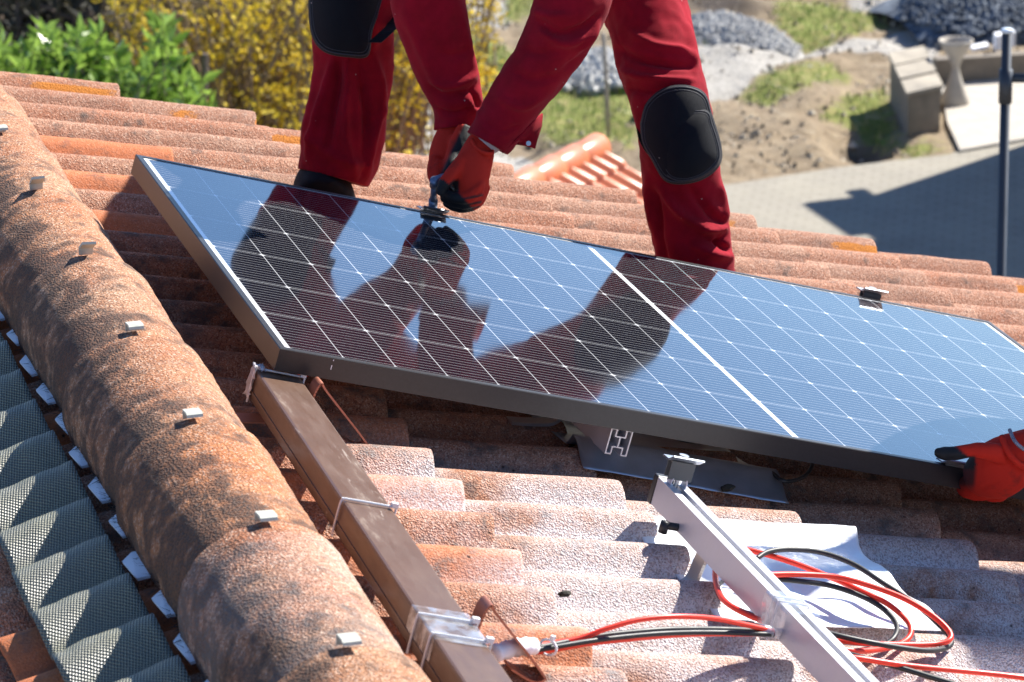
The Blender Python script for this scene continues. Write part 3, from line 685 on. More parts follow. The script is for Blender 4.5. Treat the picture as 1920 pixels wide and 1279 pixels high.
# continuous figure beneath the clothes: limbs, torso, neck and head grown into one surface
def limb(P, r, n=18):
    mb = MB(); Q = catmull([np.array([*p, q]) for p, q in zip(P, r)], 5); mb.tube([q[:3] for q in Q], [q[3] for q in Q], n); return (mb.V, mb.F)
def head_mesh(c, f, up):
    f = f / np.linalg.norm(f); up = up - f * (up @ f); up /= np.linalg.norm(up); r = np.cross(f, up); V = []; F = []; a, b = 36, 26
    for i in range(b + 1):
        th = math.pi * i / b
        for k in range(a):
            ph = 2 * math.pi * k / a; x, y, z = math.sin(th) * math.sin(ph), math.sin(th) * math.cos(ph), math.cos(th)
            fr = max(0, y); g = lambda cx, cz, w_: math.exp(-(((x - cx) / w_) ** 2 + ((z - cz) / w_) ** 2)) * (fr > .2)
            X = x * .075 * (1 - .22 * max(0, -z)); Y = y * .092 + .026 * g(0, -.12, .13) + .010 * g(0, .02, .10) - .010 * (g(.33, .06, .16) + g(-.33, .06, .16)) + .006 * g(0, -.45, .18) - .005 * g(0, -.36, .05) + .010 * g(0, -.78, .25); Z = z * .115
            if abs(abs(x) - 1) < .12 and abs(z + .03) < .28 and abs(y) < .3: X *= 1.16
            V.append(c + r * X + f * Y + up * Z)
    F = [(i * a + k, (i + 1) * a + k, (i + 1) * a + (k + 1) % a, i * a + (k + 1) % a) for i in range(b) for k in range(a)]
    return V, F, r, f, up
def figure(limbs, c, f, up, parent, hair=True):
    V, F, r, f, up = head_mesh(c, f, up); body = remesh('body', [limb(*l) for l in limbs] + [(V, F)], .010, M['skin'], parent, 2)
    for sx_ in (-1, 1):
        mb = MB(); e = c + r * sx_ * .030 + f * .078 + up * .008; mb.tube([e - f * .012, e, e + f * .004], [.010, .011, .004], 10); mb.build('eye', M['white'], body, True)
    if hair:
        mb = MB(); n_ = 0; VV = []; keep = []
        for v in V:
            d = np.asarray(v) - c; y, z = d @ f, d @ up; VV.append(c + d * 1.07); keep.append((z > .045) or (y < -.0 and z > -.05))
        FF = [q for q in F if all(keep[k] for k in q)]; mesh('hair', VV, FF, M['hair'], parent, True)
    return body
A_ = lambda u_, v_, Z: at(u_, v_, Z)
figure([([A_(950, -330, 6.75), A_(1000, -390, 6.55), A_(1005, -440, 6.30), A_(985, -455, 6.12), A_(968, -452, 6.0)], [.12, .125, .13, .06, .06]),
        ([A_(850, -330, 6.72), A_(668, 10, 6.52), A_(655, 170, 6.57), A_(632, 330, 6.61)], [.08, .038, .032, .030]), ([A_(1110, -310, 6.72), A_(1262, 230, 6.45), A_(1280, 390, 6.51), A_(1300, 560, 6.58)], [.08, .038, .032, .030]),
        ([A_(1000, -430, 6.28), A_(830, -430, 6.28), A_(800, -60, 6.12), A_(858, 236, 6.2)], [.07, .055, .04, .024]), ([A_(1005, -430, 6.26), A_(1180, -430, 6.25), A_(1075, 20, 6.08), A_(918, 262, 6.08)], [.07, .055, .04, .024])],
       A_(950, -425, 5.90), A_(925, -250, 5.86) - A_(950, -425, 5.90), -VD, worker)
hd = A_(950, -425, 5.90); mb = MB(); hu = -VD; mb.tube([hd + hu * z for z in (.02, .035, .06, .09, .115, .130, .136)], [.128, .112, .108, .098, .072, .040, .008], 22); mb.build('helmet', M['white'], worker, True)
# trousers
SEAM_T = [([(560, 306), (600, 320), (650, 334), (684, 338)], 1.8, -.003), ([(715, 120), (708, 200), (696, 280), (672, 345)], 1.6, -.003), ([(1225, 380), (1222, 430), (1228, 500)], 1.6, -.003), ([(1140, 20), (1165, 90), (1190, 150)], 1.6, -.003)]
SEAM_J = [([(820, 222), (845, 230), (885, 222)], 1.6, -.003), ([(892, 240), (930, 258), (968, 262)], 1.6, -.003), ([(868, 20), (885, 90), (905, 170)], 1.6, -.003), ([(900, 215), (935, 232), (975, 240)], 1.6, -.003), ([(1110, 30), (1085, 85), (1040, 150)], 1.6, -.002)]
TR = []
TR.append(loft(dens([(905, -330, 6.72, 150, .13), (790, -200, 6.62, 100, .10), (705, -80, 6.52, 86, .088), (664, 10, 6.48, 78, .080), (663, 70, 6.52, 76, .074), (662, 130, 6.54, 75, .072), (655, 185, 6.55, 75, .073), (645, 245, 6.56, 79, .076), (636, 295, 6.57, 76, .078), (627, 325, 6.575, 70, .078), (618, 352, 6.58, 64, .076), (611, 372, 6.59, 60, .074)])))
TR.append(loft(dens([(1030, -330, 6.72, 150, .13), (1120, -190, 6.64, 95, .10), (1180, -60, 6.56, 86, .09), (1212, 20, 6.50, 80, .084), (1228, 90, 6.46, 78, .082), (1245, 150, 6.42, 76, .080), (1264, 225, 6.40, 74, .076), (1272, 290, 6.43, 73, .072), (1280, 350, 6.46, 76, .072), (1290, 410, 6.48, 76, .074), (1297, 450, 6.49, 74, .076), (1303, 500, 6.5, 74, .078), (1312, 560, 6.52, 72, .078)])))
TR.append(loft(dens([(900, -400, 6.8, 110, .12), (965, -340, 6.76, 190, .14), (1060, -400, 6.78, 110, .12)])))
cr_tr = [([(625, 110), (610, 170), (590, 240), (575, 300)], 9, .010), ([(650, 108), (652, 160), (648, 220), (652, 280), (668, 330)], 8, .009), ([(668, 108), (682, 170), (690, 230), (684, 300)], 10, -.010), ([(700, 105), (715, 160), (716, 220)], 9, .007),
         ([(636, 110), (632, 160), (622, 220), (612, 290)], 9, -.010), ([(575, 250), (600, 275), (640, 300), (690, 310)], 10, .006), ([(720, 200), (700, 260), (690, 330)], 7, .007), ([(590, 130), (580, 190), (566, 250)], 8, .005),
         ([(1140, 110), (1185, 140), (1240, 150), (1300, 150)], 8, .010), ([(1150, 90), (1200, 112), (1255, 120), (1302, 125)], 8, -.010), ([(1180, 60), (1230, 85), (1280, 95), (1300, 110)], 9, .007), ([(1170, 165), (1210, 172), (1250, 160)], 7, -.008), ([(1290, 40), (1300, 90), (1306, 130)], 8, .007),
         ([(1240, 350), (1260, 380), (1290, 410), (1330, 430)], 9, .011), ([(1225, 360), (1232, 400), (1235, 450), (1250, 500)], 9, -.012), ([(1212, 330), (1214, 380), (1222, 440)], 8, .008), ([(1290, 350), (1320, 385), (1345, 410), (1366, 420)], 9, -.010),
         ([(1310, 430), (1335, 432), (1362, 425)], 7, .013), ([(1345, 445), (1355, 462), (1372, 470)], 6, -.012), ([(1300, 460), (1340, 478), (1374, 482)], 9, .009), ([(1350, 345), (1362, 380), (1364, 420)], 7, .008), ([(1320, 445), (1345, 455), (1362, 440)], 5, -.008)]
remesh('trousers', TR, .0055, M['workred'], worker, 5, [(p, w_ * .85, a * 1.7) for p, w_, a in cr_tr] + SEAM_T, .006, (15, 15, 6), None, [hemcut(556, 316, 683, 349, 6.58, .17)])
# jacket: torso and two sleeves
JK = []
JK.append(loft(dens([(965, -370, 6.75, 150, .13), (985, -410, 6.58, 185, .13), (1005, -440, 6.40, 205, .13), (1005, -450, 6.24, 150, .11), (990, -455, 6.14, 70, .07)])))
JK.append(loft(dens([(860, -430, 6.3, 85, .08), (815, -260, 6.20, 76, .074), (798, -90, 6.14, 72, .070), (803, 0, 6.13, 70, .066), (816, 60, 6.14, 66, .062), (833, 120, 6.16, 60, .058), (850, 165, 6.17, 54, .052), (857, 195, 6.18, 49, .048), (857, 218, 6.185, 43, .043), (856, 240, 6.19, 41, .042), (857, 262, 6.2, 40, .04)])))
JK.append(loft(dens([(1150, -430, 6.28, 85, .08), (1130, -260, 6.18, 80, .078), (1095, -90, 6.08, 76, .074), (1072, 0, 6.04, 72, .070), (1050, 60, 6.04, 66, .064), (1015, 120, 6.05, 58, .058), (977, 172, 6.06, 55, .054), (950, 212, 6.07, 51, .050), (930, 245, 6.075, 47, .046), (916, 265, 6.08, 44, .044), (904, 285, 6.09, 42, .044)])))
cr_jk = [([(760, 20), (790, 90), (820, 150), (850, 200)], 12, .006), ([(870, 10), (880, 80), (895, 140)], 9, .006), ([(808, 160), (840, 178), (885, 170), (905, 150)], 8, -.008), ([(812, 150), (850, 160), (895, 140)], 8, .007), ([(815, 200), (850, 212), (905, 196)], 4, -.005), ([(820, 95), (850, 105), (885, 90)], 9, -.005), ([(870, 180), (885, 200), (900, 215)], 5, .005), ([(888, 170), (895, 190), (905, 205)], 5, -.006),
         ([(1010, 40), (1050, 62), (1100, 50), (1130, 20)], 9, -.010), ([(1015, 60), (1060, 82), (1110, 60)], 9, .009), ([(1080, 95), (1105, 75), (1125, 40)], 7, .008), ([(1000, 20), (1030, 30), (1070, 30)], 8, .007), ([(960, 130), (1000, 150), (1050, 140)], 10, -.006), ([(930, 180), (975, 200), (1020, 180)], 9, .006), ([(905, 225), (940, 245), (975, 235)], 4, -.004), ([(1060, 130), (1090, 110), (1115, 80)], 7, -.007), ([(980, 90), (1010, 100), (1050, 95)], 9, -.005)]
remesh('jacket', JK, .0055, M['workred'], worker, 5, [(p, w_ * .85, a * 1.7) for p, w_, a in cr_jk] + SEAM_J, .005, (15, 15, 9), None, [hemcut(820, 243, 884, 238, 6.185, .07), hemcut(884, 252, 950, 289, 6.08, .075)])
# open cuff flap with a press stud
V = []; fl = [(952, 268), (985, 232), (1013, 214), (1012, 240), (1002, 278), (984, 274)]
cc = [at(u_, v_, z) for (u_, v_), z in zip([(940, 285), (970, 258), (1000, 225), (1016, 212), (1015, 235), (1008, 262), (1003, 279), (985, 274), (963, 268)], [6.05, 6.05, 6.06, 6.09, 6.12, 6.13, 6.13, 6.12, 6.10])]
mb = MB(); cen = sum(cc) / len(cc) + VD * .035; n = len(cc)
mb.add(cc + [cen], [(i, (i + 1) % n, n) for i in range(n)]); o = mb.build('cuff_flap', M['workred'], worker, True); s_ = o.modifiers.new('s', 'SOLIDIFY'); s_.thickness = .003
mb = MB(); s0 = at(991, 269, 6.095); mb.tube([s0, s0 - VD * .004], .0045, 14); mb.build('press_stud', M['steel'], worker)
# knee pads
def pad(name, outline, Zc, bulge, parent, edge=.022):
    P = np.array(outline, float); cen = P.mean(0); V = []; F = []; n = len(P); Q = np.array(catmull([np.array([*p, 0.]) for p in list(P) + [P[0]]], 6))[:-1, :2]; n = len(Q); rings = [(1.0, edge + .02), (1.01, edge), (1.0, .008), (.96, .0), (.88, -.006), (.70, -.014), (.5, -.020), (.25, -.024), (.05, -.025)]
    for s, dz in rings:
        for p in Q:
            q = cen + (p - cen) * s; off = ((q[0] - cen[0]) / 80) ** 2 * bulge
            V.append(at(q[0], q[1], Zc + dz + off))
    m = len(rings); F = [(i * n + k, i * n + (k + 1) % n, (i + 1) * n + (k + 1) % n, (i + 1) * n + k) for i in range(m - 1) for k in range(n)] + [tuple((m - 1) * n + k for k in range(n))]
    o = mesh(name, V, F, M['pad'], parent, True)
    for sc_, r_ in ((.955, .0016), (.90, .0009)):
        mb = MB(); ring = []
        for p in list(Q) + [Q[0]]:
            q = cen + (p - cen) * sc_; ring.append(at(q[0], q[1], Zc - .0005 + (-.004 if sc_ < .93 else 0) + ((q[0] - cen[0]) / 80) ** 2 * bulge))
        mb.tube(ring, r_, 6, False); mb.build('piping', M['piping'], o, True)
    return o
pad('knee_pad', [(1200, 232), (1212, 192), (1245, 165), (1288, 160), (1322, 176), (1336, 218), (1352, 272), (1350, 308), (1322, 334), (1282, 345), (1246, 338), (1222, 300), (1204, 268)], 6.305, .045, worker, .05)
pad('knee_pad', [(580, -60), (600, -90), (650, -100), (700, -85), (725, -40), (712, 20), (698, 60), (690, 104), (655, 107), (610, 98), (586, 70), (579, 20)], 6.40, .03, worker)
pad('knee_shield', [(1226, 238), (1262, 214), (1322, 206), (1336, 232), (1350, 280), (1346, 306), (1320, 330), (1284, 341), (1252, 333), (1232, 292)], 6.295, .035, worker, .012)
mb = MB(); P = catmull([at(735, -10, 6.50), at(728, 40, 6.46), at(712, 60, 6.42), at(690, 80, 6.40)], 5)
for a, b in zip(P[:-1], P[1:]): mb.box(a - VD * .002, b - a, (at(760, 20, 6.5) - at(735, 20, 6.5)) , VD * .004)
mb.build('knee_strap', M['pad'], worker)
mb = MB(); P = catmull([at(1192, 235, 6.40), at(1198, 262, 6.36), at(1215, 290, 6.35), at(1240, 300, 6.34)], 5)
for a, b in zip(P[:-1], P[1:]): mb.box(a - VD * .004, b - a, at(1205, 262, 6.38) - at(1190, 250, 6.38), VD * .006)
mb.build('knee_strap', M['pad'], worker)
# shoes
def shoe(u_, v_, Z, w_=52):
    p = [loft(dens([(u_ - 4, v_ - 46, Z + .05, w_ * .72, .05), (u_, v_ - 22, Z + .02, w_ * .95, .075), (u_ + 2, v_ + 2, Z - .02, w_ * 1.08, .105), (u_ + 3, v_ + 26, Z - .04, w_ * 1.1, .12)]))]
    return remesh('boot', p, .008, M['shoe'], worker, 4)
shoe(606, 380, 6.62, 56); shoe(1312, 620, 6.5)
# gloves at the clamp
def fingers(spec): return [caps([tuple(p[:3]) for p in f], [p[3] for p in f], 14) for f in spec]
ZH = 6.06
hb = [loft(dens([(905, 262, 6.085, 26, .026), (900, 276, 6.08, 29, .027), (893, 295, 6.07, 33, .030), (885, 318, 6.06, 36, .032), (882, 340, 6.055, 35, .032), (885, 358, 6.055, 27, .028), (888, 366, 6.06, 15, .02)]), 24)]
hb += fingers([[(900, 335, 6.045, 12), (893, 360, 6.03, 12), (872, 372, 6.025, 11), (848, 369, 6.035, 10.5), (832, 362, 6.05, 10)],
               [(906, 344, 6.06, 12), (897, 370, 6.045, 12), (876, 382, 6.04, 11), (852, 379, 6.05, 10.5), (834, 371, 6.06, 10)],
               [(908, 352, 6.08, 11.5), (896, 378, 6.065, 11.5), (874, 389, 6.06, 10.5), (852, 387, 6.07, 10), (838, 380, 6.08, 9.5)],
               [(906, 350, 6.10, 10), (893, 372, 6.09, 10), (868, 382, 6.09, 9), (850, 381, 6.10, 8.5)],
               [(872, 298, 6.05, 15), (853, 320, 6.03, 14), (838, 338, 6.02, 12.5), (829, 352, 6.02, 10.5), (826, 360, 6.02, 9)]])
def coat_gaps_b(co, no, pp):
    x, y = pp[:, 0], pp[:, 1]
    low = sstep(366, 371, y + (x - 870) * .10 + 3 * np.sin(x * .25))
    gap = np.zeros(len(x))
    inn = sstep(0, 6, 862 - (x + .05 * (y - 330))) * sstep(322, 330, y - (850 - x) * .3)
    th = ((np.hypot(x - 822, y - 362) < 26) * 1.)
    blk = sstep(334, 341, y - np.maximum(0, 850 - x) * .9) * sstep(864, 858, x - np.maximum(0, y - 362) * .9)
    tip = (y > 388) * (x < 885) * 1.
    for (xa, ya, xb, yb) in ((905, 366, 862, 374), (902, 379, 866, 386), (898, 388, 872, 393)):  # besides the coating: shade in the finger gaps drawn as dark lines
        tt = np.clip(((x - xa) * (xb - xa) + (y - ya) * (yb - ya)) / ((xb - xa) ** 2 + (yb - ya) ** 2), 0, 1); tip = np.maximum(tip, sstep(2.6, 1.2, np.hypot(x - xa - tt * (xb - xa), y - ya - tt * (yb - ya))) * .9)
    st_ = ((x > 850) & (x < 905) & (y > 358)) * .0
    return np.maximum(np.maximum(blk, tip), th)
glB = remesh('glove', hb, .0030, M['glove'], worker, 4, [([(900, 283), (915, 300), (918, 285)], 3, -.002), ([(880, 360), (895, 352), (905, 340)], 4, .003), ([(886, 372), (900, 362), (908, 350)], 3, -.003)], .0012, (60, 60, 60), coat_gaps_b)
mb = MB(); P = [at(u_, v_, z) for u_, v_, z in ((884, 262, 6.055), (892, 276, 6.045), (905, 285, 6.04), (918, 288, 6.045), (924, 282, 6.07))]
mb.tube(catmull(P, 5), .0038, 8); mb.build('glove_hem', M['glove_red'] if 'glove_red' in M else M['glove'], worker, True, {'coat': [0.] * len(mb.V)})
wrist = remesh('wrist_liner', [loft(dens([(930, 250, 6.08, 32, .030), (910, 268, 6.08, 27, .027), (900, 278, 6.08, 24, .025)]), 20)], .004, M['grey_liner'], worker, 3)
ha = [loft(dens([(858, 232, 6.19, 27, .024), (852, 248, 6.185, 30, .026), (843, 268, 6.175, 32, .030), (836, 292, 6.165, 32, .032), (832, 315, 6.155, 28, .030), (830, 332, 6.15, 24, .026)]), 24), loft(dens([(872, 240, 6.14, 16, .016), (866, 262, 6.13, 20, .018), (858, 290, 6.12, 22, .018), (848, 318, 6.11, 20, .018), (840, 340, 6.10, 15, .015)]), 20)]
ha += fingers([[(815, 300, 6.13, 12), (812, 325, 6.11, 12), (820, 345, 6.09, 11), (836, 352, 6.08, 10)],
               [(822, 308, 6.12, 12), (820, 332, 6.10, 12), (828, 352, 6.08, 11), (842, 360, 6.07, 10)],
               [(832, 312, 6.12, 12), (832, 335, 6.10, 11), (840, 356, 6.08, 10), (850, 362, 6.08, 9)],
               [(842, 310, 6.13, 10), (844, 330, 6.12, 9), (850, 348, 6.1, 9)],
               [(852, 262, 6.15, 13), (853, 285, 6.12, 13), (848, 305, 6.10, 12), (840, 320, 6.09, 10)]])
def coat_a(co, no, pp):
    x, y = pp[:, 0], pp[:, 1]; return sstep(0, 8, (x - 812) * .9 - (355 - y) * .42 + 4) 
remesh('glove', ha, .0030, M['glove'], worker, 4, (), .0012, (60, 60, 60), coat_a)
# socket wrench held in the gloves
tl = empty('socket_wrench', at(806, 375, 6.04), 'steel socket wrench standing on the clamp bolt in the gloved hands', 'wrench')
cb = rf(.30, 1.322, .133); ctp = at(815, 338, 6.04)
M['blued'] = simple('wrench_steel', (.20, .24, .33), .4, .7, .05)
mb = MB(); dd = ctp - cb
mb.tube([cb, cb + dd * .30], .0085, 14); mb.tube([cb + dd * .30, cb + dd * .8], .0062, 14); mb.tube([cb + dd * .8, cb + dd * 1.02], .0088, 14); mb.build('socket_bar', M['blued'], tl, True)
mb = MB(); mb.tube([ctp, at(838, 330, 6.08), at(850, 318, 6.10)], .007, 10); mb.build('wrench_handle', M['blued'], tl, True)

# second person, mostly outside the frame: a gloved hand lifts the near edge
p2 = empty('person', rf(1.9, 3.2, 0), 'second worker at the right edge whose dirty red glove lifts the near panel edge', 'person')
h2 = [loft(dens([(1945, 838, 5.30, 40, .030), (1922, 850, 5.30, 46, .032), (1895, 866, 5.30, 54, .034), (1868, 882, 5.31, 56, .034), (1845, 892, 5.33, 46, .030), (1830, 898, 5.35, 34, .024)]), 26)]
h2 += fingers([[(1880, 852, 5.27, 19), (1850, 846, 5.26, 17), (1820, 845, 5.265, 14), (1790, 850, 5.27, 13.5), (1768, 850, 5.275, 13.5), (1760, 849, 5.275, 10)],
               [(1850, 880, 5.34, 14), (1826, 900, 5.37, 14), (1808, 905, 5.41, 13), (1800, 898, 5.45, 12)],
               [(1858, 892, 5.34, 15), (1836, 914, 5.37, 14), (1814, 922, 5.41, 13), (1804, 916, 5.45, 12)],
               [(1872, 902, 5.33, 15), (1852, 922, 5.36, 14), (1830, 927, 5.40, 13), (1816, 922, 5.44, 12)],
               [(1888, 906, 5.33, 15), (1880, 926, 5.35, 13), (1862, 930, 5.39, 12), (1846, 926, 5.43, 11)]])
def coat_2(co, no, pp):
    x, y = pp[:, 0], pp[:, 1]; thumb = sstep(1806, 1798, x - (y - 845) * 1.2) * (y < 872)
    under = sstep(0, 10, 1836 - x - .1 * (y - 870)) * sstep(868, 880, y) * sstep(925, 905, y) 
    tu = sstep(853, 858, y) * (y < 880) * sstep(1832, 1826, x)
    return np.maximum(np.maximum(thumb, under * .9), tu)
remesh('glove', h2, .0032, M['glove'], p2, 4, [([(1885, 830), (1890, 860), (1910, 880), (1935, 895)], 3, -.004), ([(1870, 905), (1850, 915), (1830, 925)], 3, -.003), ([(1800, 838), (1806, 850)], 3, -.003)], .0014, (50, 50, 50), coat_2)
mb = MB(); mb.tube(catmull([at(1878, 818, 5.27), at(1888, 845, 5.255), at(1908, 868, 5.255), at(1934, 882, 5.27)], 5), .0052, 8); mb.build('glove_hem', M['glove'], p2, True, {'coat': [0.] * len(mb.V)})
mb = MB(); mb.tube(catmull([at(1893, 806, 5.27), at(1902, 826, 5.25), at(1916, 840, 5.25), at(1935, 850, 5.26)], 5), .0032, 8); mb.build('bracelet', simple('braided_cord', (.22, .25, .30), .6, .3, .6, 400), p2, True)
K = lambda x, y, h=0.: rf(x + .05, y - .02, h)
ANK = [K(1.62, 1.98, .07), K(1.70, 2.60, .07)]; KNE = [K(1.34, 2.06, .46), K(1.40, 2.64, .45)]; HIP = [K(1.66, 2.19, .64), K(1.68, 2.45, .64)]
SHO = [K(1.20, 2.10, .86), K(1.22, 2.47, .84)]; ELB = [K(1.32, 1.92, .54), K(1.20, 2.62, .48)]; WRI = [K(1.56, 1.98, .22), at(1945, 826, 5.30)]
PEL = K(1.68, 2.32, .66); CHE = K(1.30, 2.28, .86); NEK = K(1.12, 2.28, .96); HED = K(1.01, 2.28, 1.04)
figure([([PEL, (PEL + CHE) / 2 + hn * .04, CHE, NEK, HED], [.13, .12, .13, .06, .055]), ([PEL, HIP[0], KNE[0], ANK[0]], [.08, .085, .05, .036]), ([PEL, HIP[1], KNE[1], ANK[1]], [.08, .085, .05, .036]),
        ([CHE, SHO[0], ELB[0], WRI[0]], [.08, .055, .040, .025]), ([CHE, SHO[1], ELB[1], WRI[1]], [.08, .055, .040, .027])], HED, K(.3, 2.3, .2) - HED, np.array([.2, 0, 1.]), p2)
remesh('jacket', [limb([PEL, (PEL + CHE) / 2 + hn * .05, CHE, (CHE * .4 + NEK * .6)], [.165, .165, .175, .10], 24), limb([CHE, SHO[0], ELB[0], ELB[0] * .15 + WRI[0] * .85], [.11, .085, .066, .045]), limb([CHE, SHO[1], ELB[1], ELB[1] * .35 + WRI[1] * .65], [.11, .085, .066, .045])], .012, M['workred'], p2, 3, (), .008)
remesh('trousers', [limb([PEL + hn * .02, PEL - hn * .06], [.15, .15], 24), limb([PEL, HIP[0], KNE[0], ANK[0] + hn * .03], [.12, .115, .085, .075]), limb([PEL, HIP[1], KNE[1], ANK[1] + hn * .03], [.12, .115, .085, .075])], .012, M['workred'], p2, 3, (), .008)
for a_ in ANK: remesh('boot', [limb([a_ + hn * .04, a_ - hn * .02, a_ + K(-.10, 0, .0) - hn * .025, a_ + K(-.19, 0, 0) - hn * .03], [.05, .052, .048, .034])], .008, M['shoe'], p2, 3)
wv_ = WRI[0]; fd = (K(1.46, 2.0, .10) - wv_); fd /= np.linalg.norm(fd); sd_ = rf(0, 1) - rf(0, 0)
remesh('glove', [limb([wv_, wv_ + fd * .04, wv_ + fd * .09], [.030, .040, .034])] + [limb([wv_ + fd * .08 + sd_ * o_, wv_ + fd * .13 + sd_ * o_ * 1.15, wv_ + fd * .16 + sd_ * o_ - hn * .02, wv_ + fd * .155 + sd_ * o_ - hn * .045], [.012, .012, .011, .009]) for o_ in (-.033, -.011, .011, .033)] + [limb([wv_ + fd * .03 + sd_ * .03, wv_ + fd * .07 + sd_ * .06, wv_ + fd * .10 + sd_ * .062], [.014, .013, .010])], .004, M['glove'], p2, 3, (), 0, (1, 1, 1), lambda co, no, pp: np.zeros(len(co)))

# ------------------------------------------------------------------ ground
t = NT('ground')
gr = t.attr('grass'); gv_ = t.attr('gravel'); so2 = t.attr('soil')
n1 = t.noise(.9, 6, .65); n2 = t.noise(5, 6, .7); n3 = t.noise(28, 4, .7)
dirt = t.mix(t.rng(n2, .3, .7), (.20, .145, .09), (.42, .33, .22)); dirt = t.mix(t.rng(n3, .55, .75), dirt, (.52, .45, .36))
grs = t.mix(t.rng(n3, .35, .65), (.11, .16, .03), (.28, .29, .08)); grs = t.mix(t.rng(n2, .5, .68), grs, (.42, .34, .16))
grav = t.mix(t.rng(n3, .35, .65), (.30, .28, .25), (.58, .55, .50))
col = t.mix(t.rng(t.math('ADD', gr, t.math('MULTIPLY', t.math('SUBTRACT', n2, .5), 2.6)), .40, .62), dirt, grs)
col = t.mix(t.rng(t.math('ADD', gv_, t.math('MULTIPLY', t.math('SUBTRACT', n2, .5), .7)), .42, .58), col, grav)
col = t.mix(so2, col, (.07, .055, .045))
t.set(Base_Color=col, Roughness=.95, Specular_IOR_Level=.2); t.bump(t.math('ADD', n2, t.math('MULTIPLY', n3, .5)), .10, .8); M['ground'] = t.m
def pmask(poly, X, Y, soft=.35):
    P = np.array([ong(*p)[:2] for p in poly]); n = len(P); ins = np.zeros(X.shape, bool); dist = np.full(X.shape, 1e9); j = n - 1
    for i in range(n):
        xi, yi = P[i]; xj, yj = P[j]
        c = ((yi > Y) != (yj > Y)) & (X < (xj - xi) * (Y - yi) / (yj - yi + 1e-12) + xi); ins ^= c
        d = P[j] - P[i]; tt = np.clip(((X - xi) * d[0] + (Y - yi) * d[1]) / (d @ d + 1e-9), 0, 1); dist = np.minimum(dist, np.hypot(X - xi - tt * d[0], Y - yi - tt * d[1])); j = i
    return sstep(-soft, soft, np.where(ins, dist, -dist))
gx = np.concatenate([np.array([-400, -150, -60, -25, -10, -3]), np.arange(2, 26, .16), np.array([27, 30, 40, 80, 200, 500])])
gy = np.concatenate([np.array([-400, -100, -30, -8, 2, 12, 20]), np.arange(25, 52, .16), np.array([54, 58, 70, 100, 200, 600])])
X, Y = np.meshgrid(gx, gy, indexing='ij')
grass = np.maximum.reduce([pmask([(880, 60), (1000, 40), (1010, 0), (860, -20), (840, 120), (930, 260), (1000, 230), (1100, 220), (1190, 210), (1190, 160), (1040, 165), (960, 90)], X, Y),
    pmask([(1010, 180), (1190, 170), (1195, 280), (1130, 270), (1060, 290), (1010, 250)], X, Y), pmask([(1390, 190), (1460, 140), (1560, 125), (1600, 145), (1500, 190), (1430, 210)], X, Y), pmask([(1540, 230), (1600, 180), (1660, 160), (1690, 280), (1600, 240)], X, Y),
    pmask([(1285, 60), (1340, 60), (1330, 95), (1290, 90)], X, Y), pmask([(1460, 0), (1560, 0), (1680, 45), (1620, 60), (1520, 95), (1450, 60)], X, Y), pmask([(-100, -40), (600, -40), (560, 300), (-100, 300)], X, Y) * .75, pmask([(1680, 270), (1760, 262), (1765, 290), (1690, 300)], X, Y) * .8])
gravel = np.maximum.reduce([pmask([(1300, 100), (1500, 95), (1700, 60), (1760, 70), (1760, 120), (1660, 110), (1560, 105), (1470, 130), (1380, 190), (1310, 200)], X, Y), pmask([(860, -60), (960, -60), (945, 50), (860, 60)], X, Y), pmask([(690, 215), (830, 190), (960, 290), (1200, 380), (1000, 420), (600, 330)], X, Y), pmask([(1560, -60), (2100, -60), (2100, 20), (1800, 8), (1600, 15)], X, Y)])
soil = np.maximum.reduce([pmask([(1275, -60), (1430, -60), (1420, 20), (1350, 32), (1280, 28)], X, Y), pmask([(1570, 262), (1640, 250), (1660, 285), (1620, 305), (1575, 290)], X, Y, .2) * .8, pmask([(940, 240), (1000, 255), (1100, 270), (1120, 300), (1050, 290), (980, 275)], X, Y) * .7])
Zg = np.full(X.shape, GZ)
Zg = Zg + .18 * pmask([(1000, 60), (1190, 120), (1300, 200), (1560, 215), (1500, 120), (1300, 90), (1010, 0)], X, Y, 1.0) + .12 * pmask([(1360, 215), (1560, 225), (1560, 290), (1390, 330)], X, Y, .7) - .25 * pmask([(1565, 255), (1650, 240), (1670, 285), (1620, 308), (1575, 295)], X, Y, .35)
nzv = np.zeros(X.shape)
fine_ = (X > 2) & (X < 26) & (Y > 25) & (Y < 52)
for i in range(X.shape[0]):
    for j in range(X.shape[1]):
        if fine_[i, j]: nzv[i, j] = fbm(X[i, j] * 1.1, Y[i, j] * 1.1, 3, 6)
pv_poly = [(1180, 362), (1280, 352), (1370, 345), (1560, 315), (1690, 300), (1780, 292), (1765, 240), (1764, 165), (1920, 128), (2200, 60), (2600, 300), (2600, 900), (1200, 900), (900, 420)]
pvm = pmask(pv_poly, X, Y, .5)
Zg = Zg + nzv * .15 * (1 - pvm) * fine_
Zg = Zg * (1 - pvm) + (GZ - .02) * pvm
n0, n1_ = X.shape
V = np.stack([X, Y, Zg], -1).reshape(-1, 3); F = [(i * n1_ + j, (i + 1) * n1_ + j, (i + 1) * n1_ + j + 1, i * n1_ + j + 1) for i in range(n0 - 1) for j in range(n1_ - 1)]
tag(mesh('ground', V, F, M['ground'], None, True, {'grass': grass, 'gravel': gravel, 'soil': soil}), kind='structure')
t = NT('block_paving'); bk = t.nd('ShaderNodeTexBrick'); t.pl(bk.inputs['Vector'], t.map((1, 1, 1), (0, 0, .45)))
bk.inputs['Scale'].default_value = 1; bk.inputs['Brick Width'].default_value = .24; bk.inputs['Row Height'].default_value = .16; bk.inputs['Mortar Size'].default_value = .012
bk.inputs['Color1'].default_value = (.29, .265, .22, 1); bk.inputs['Color2'].default_value = (.25, .23, .19, 1); bk.inputs['Mortar'].default_value = (.20, .175, .14, 1)
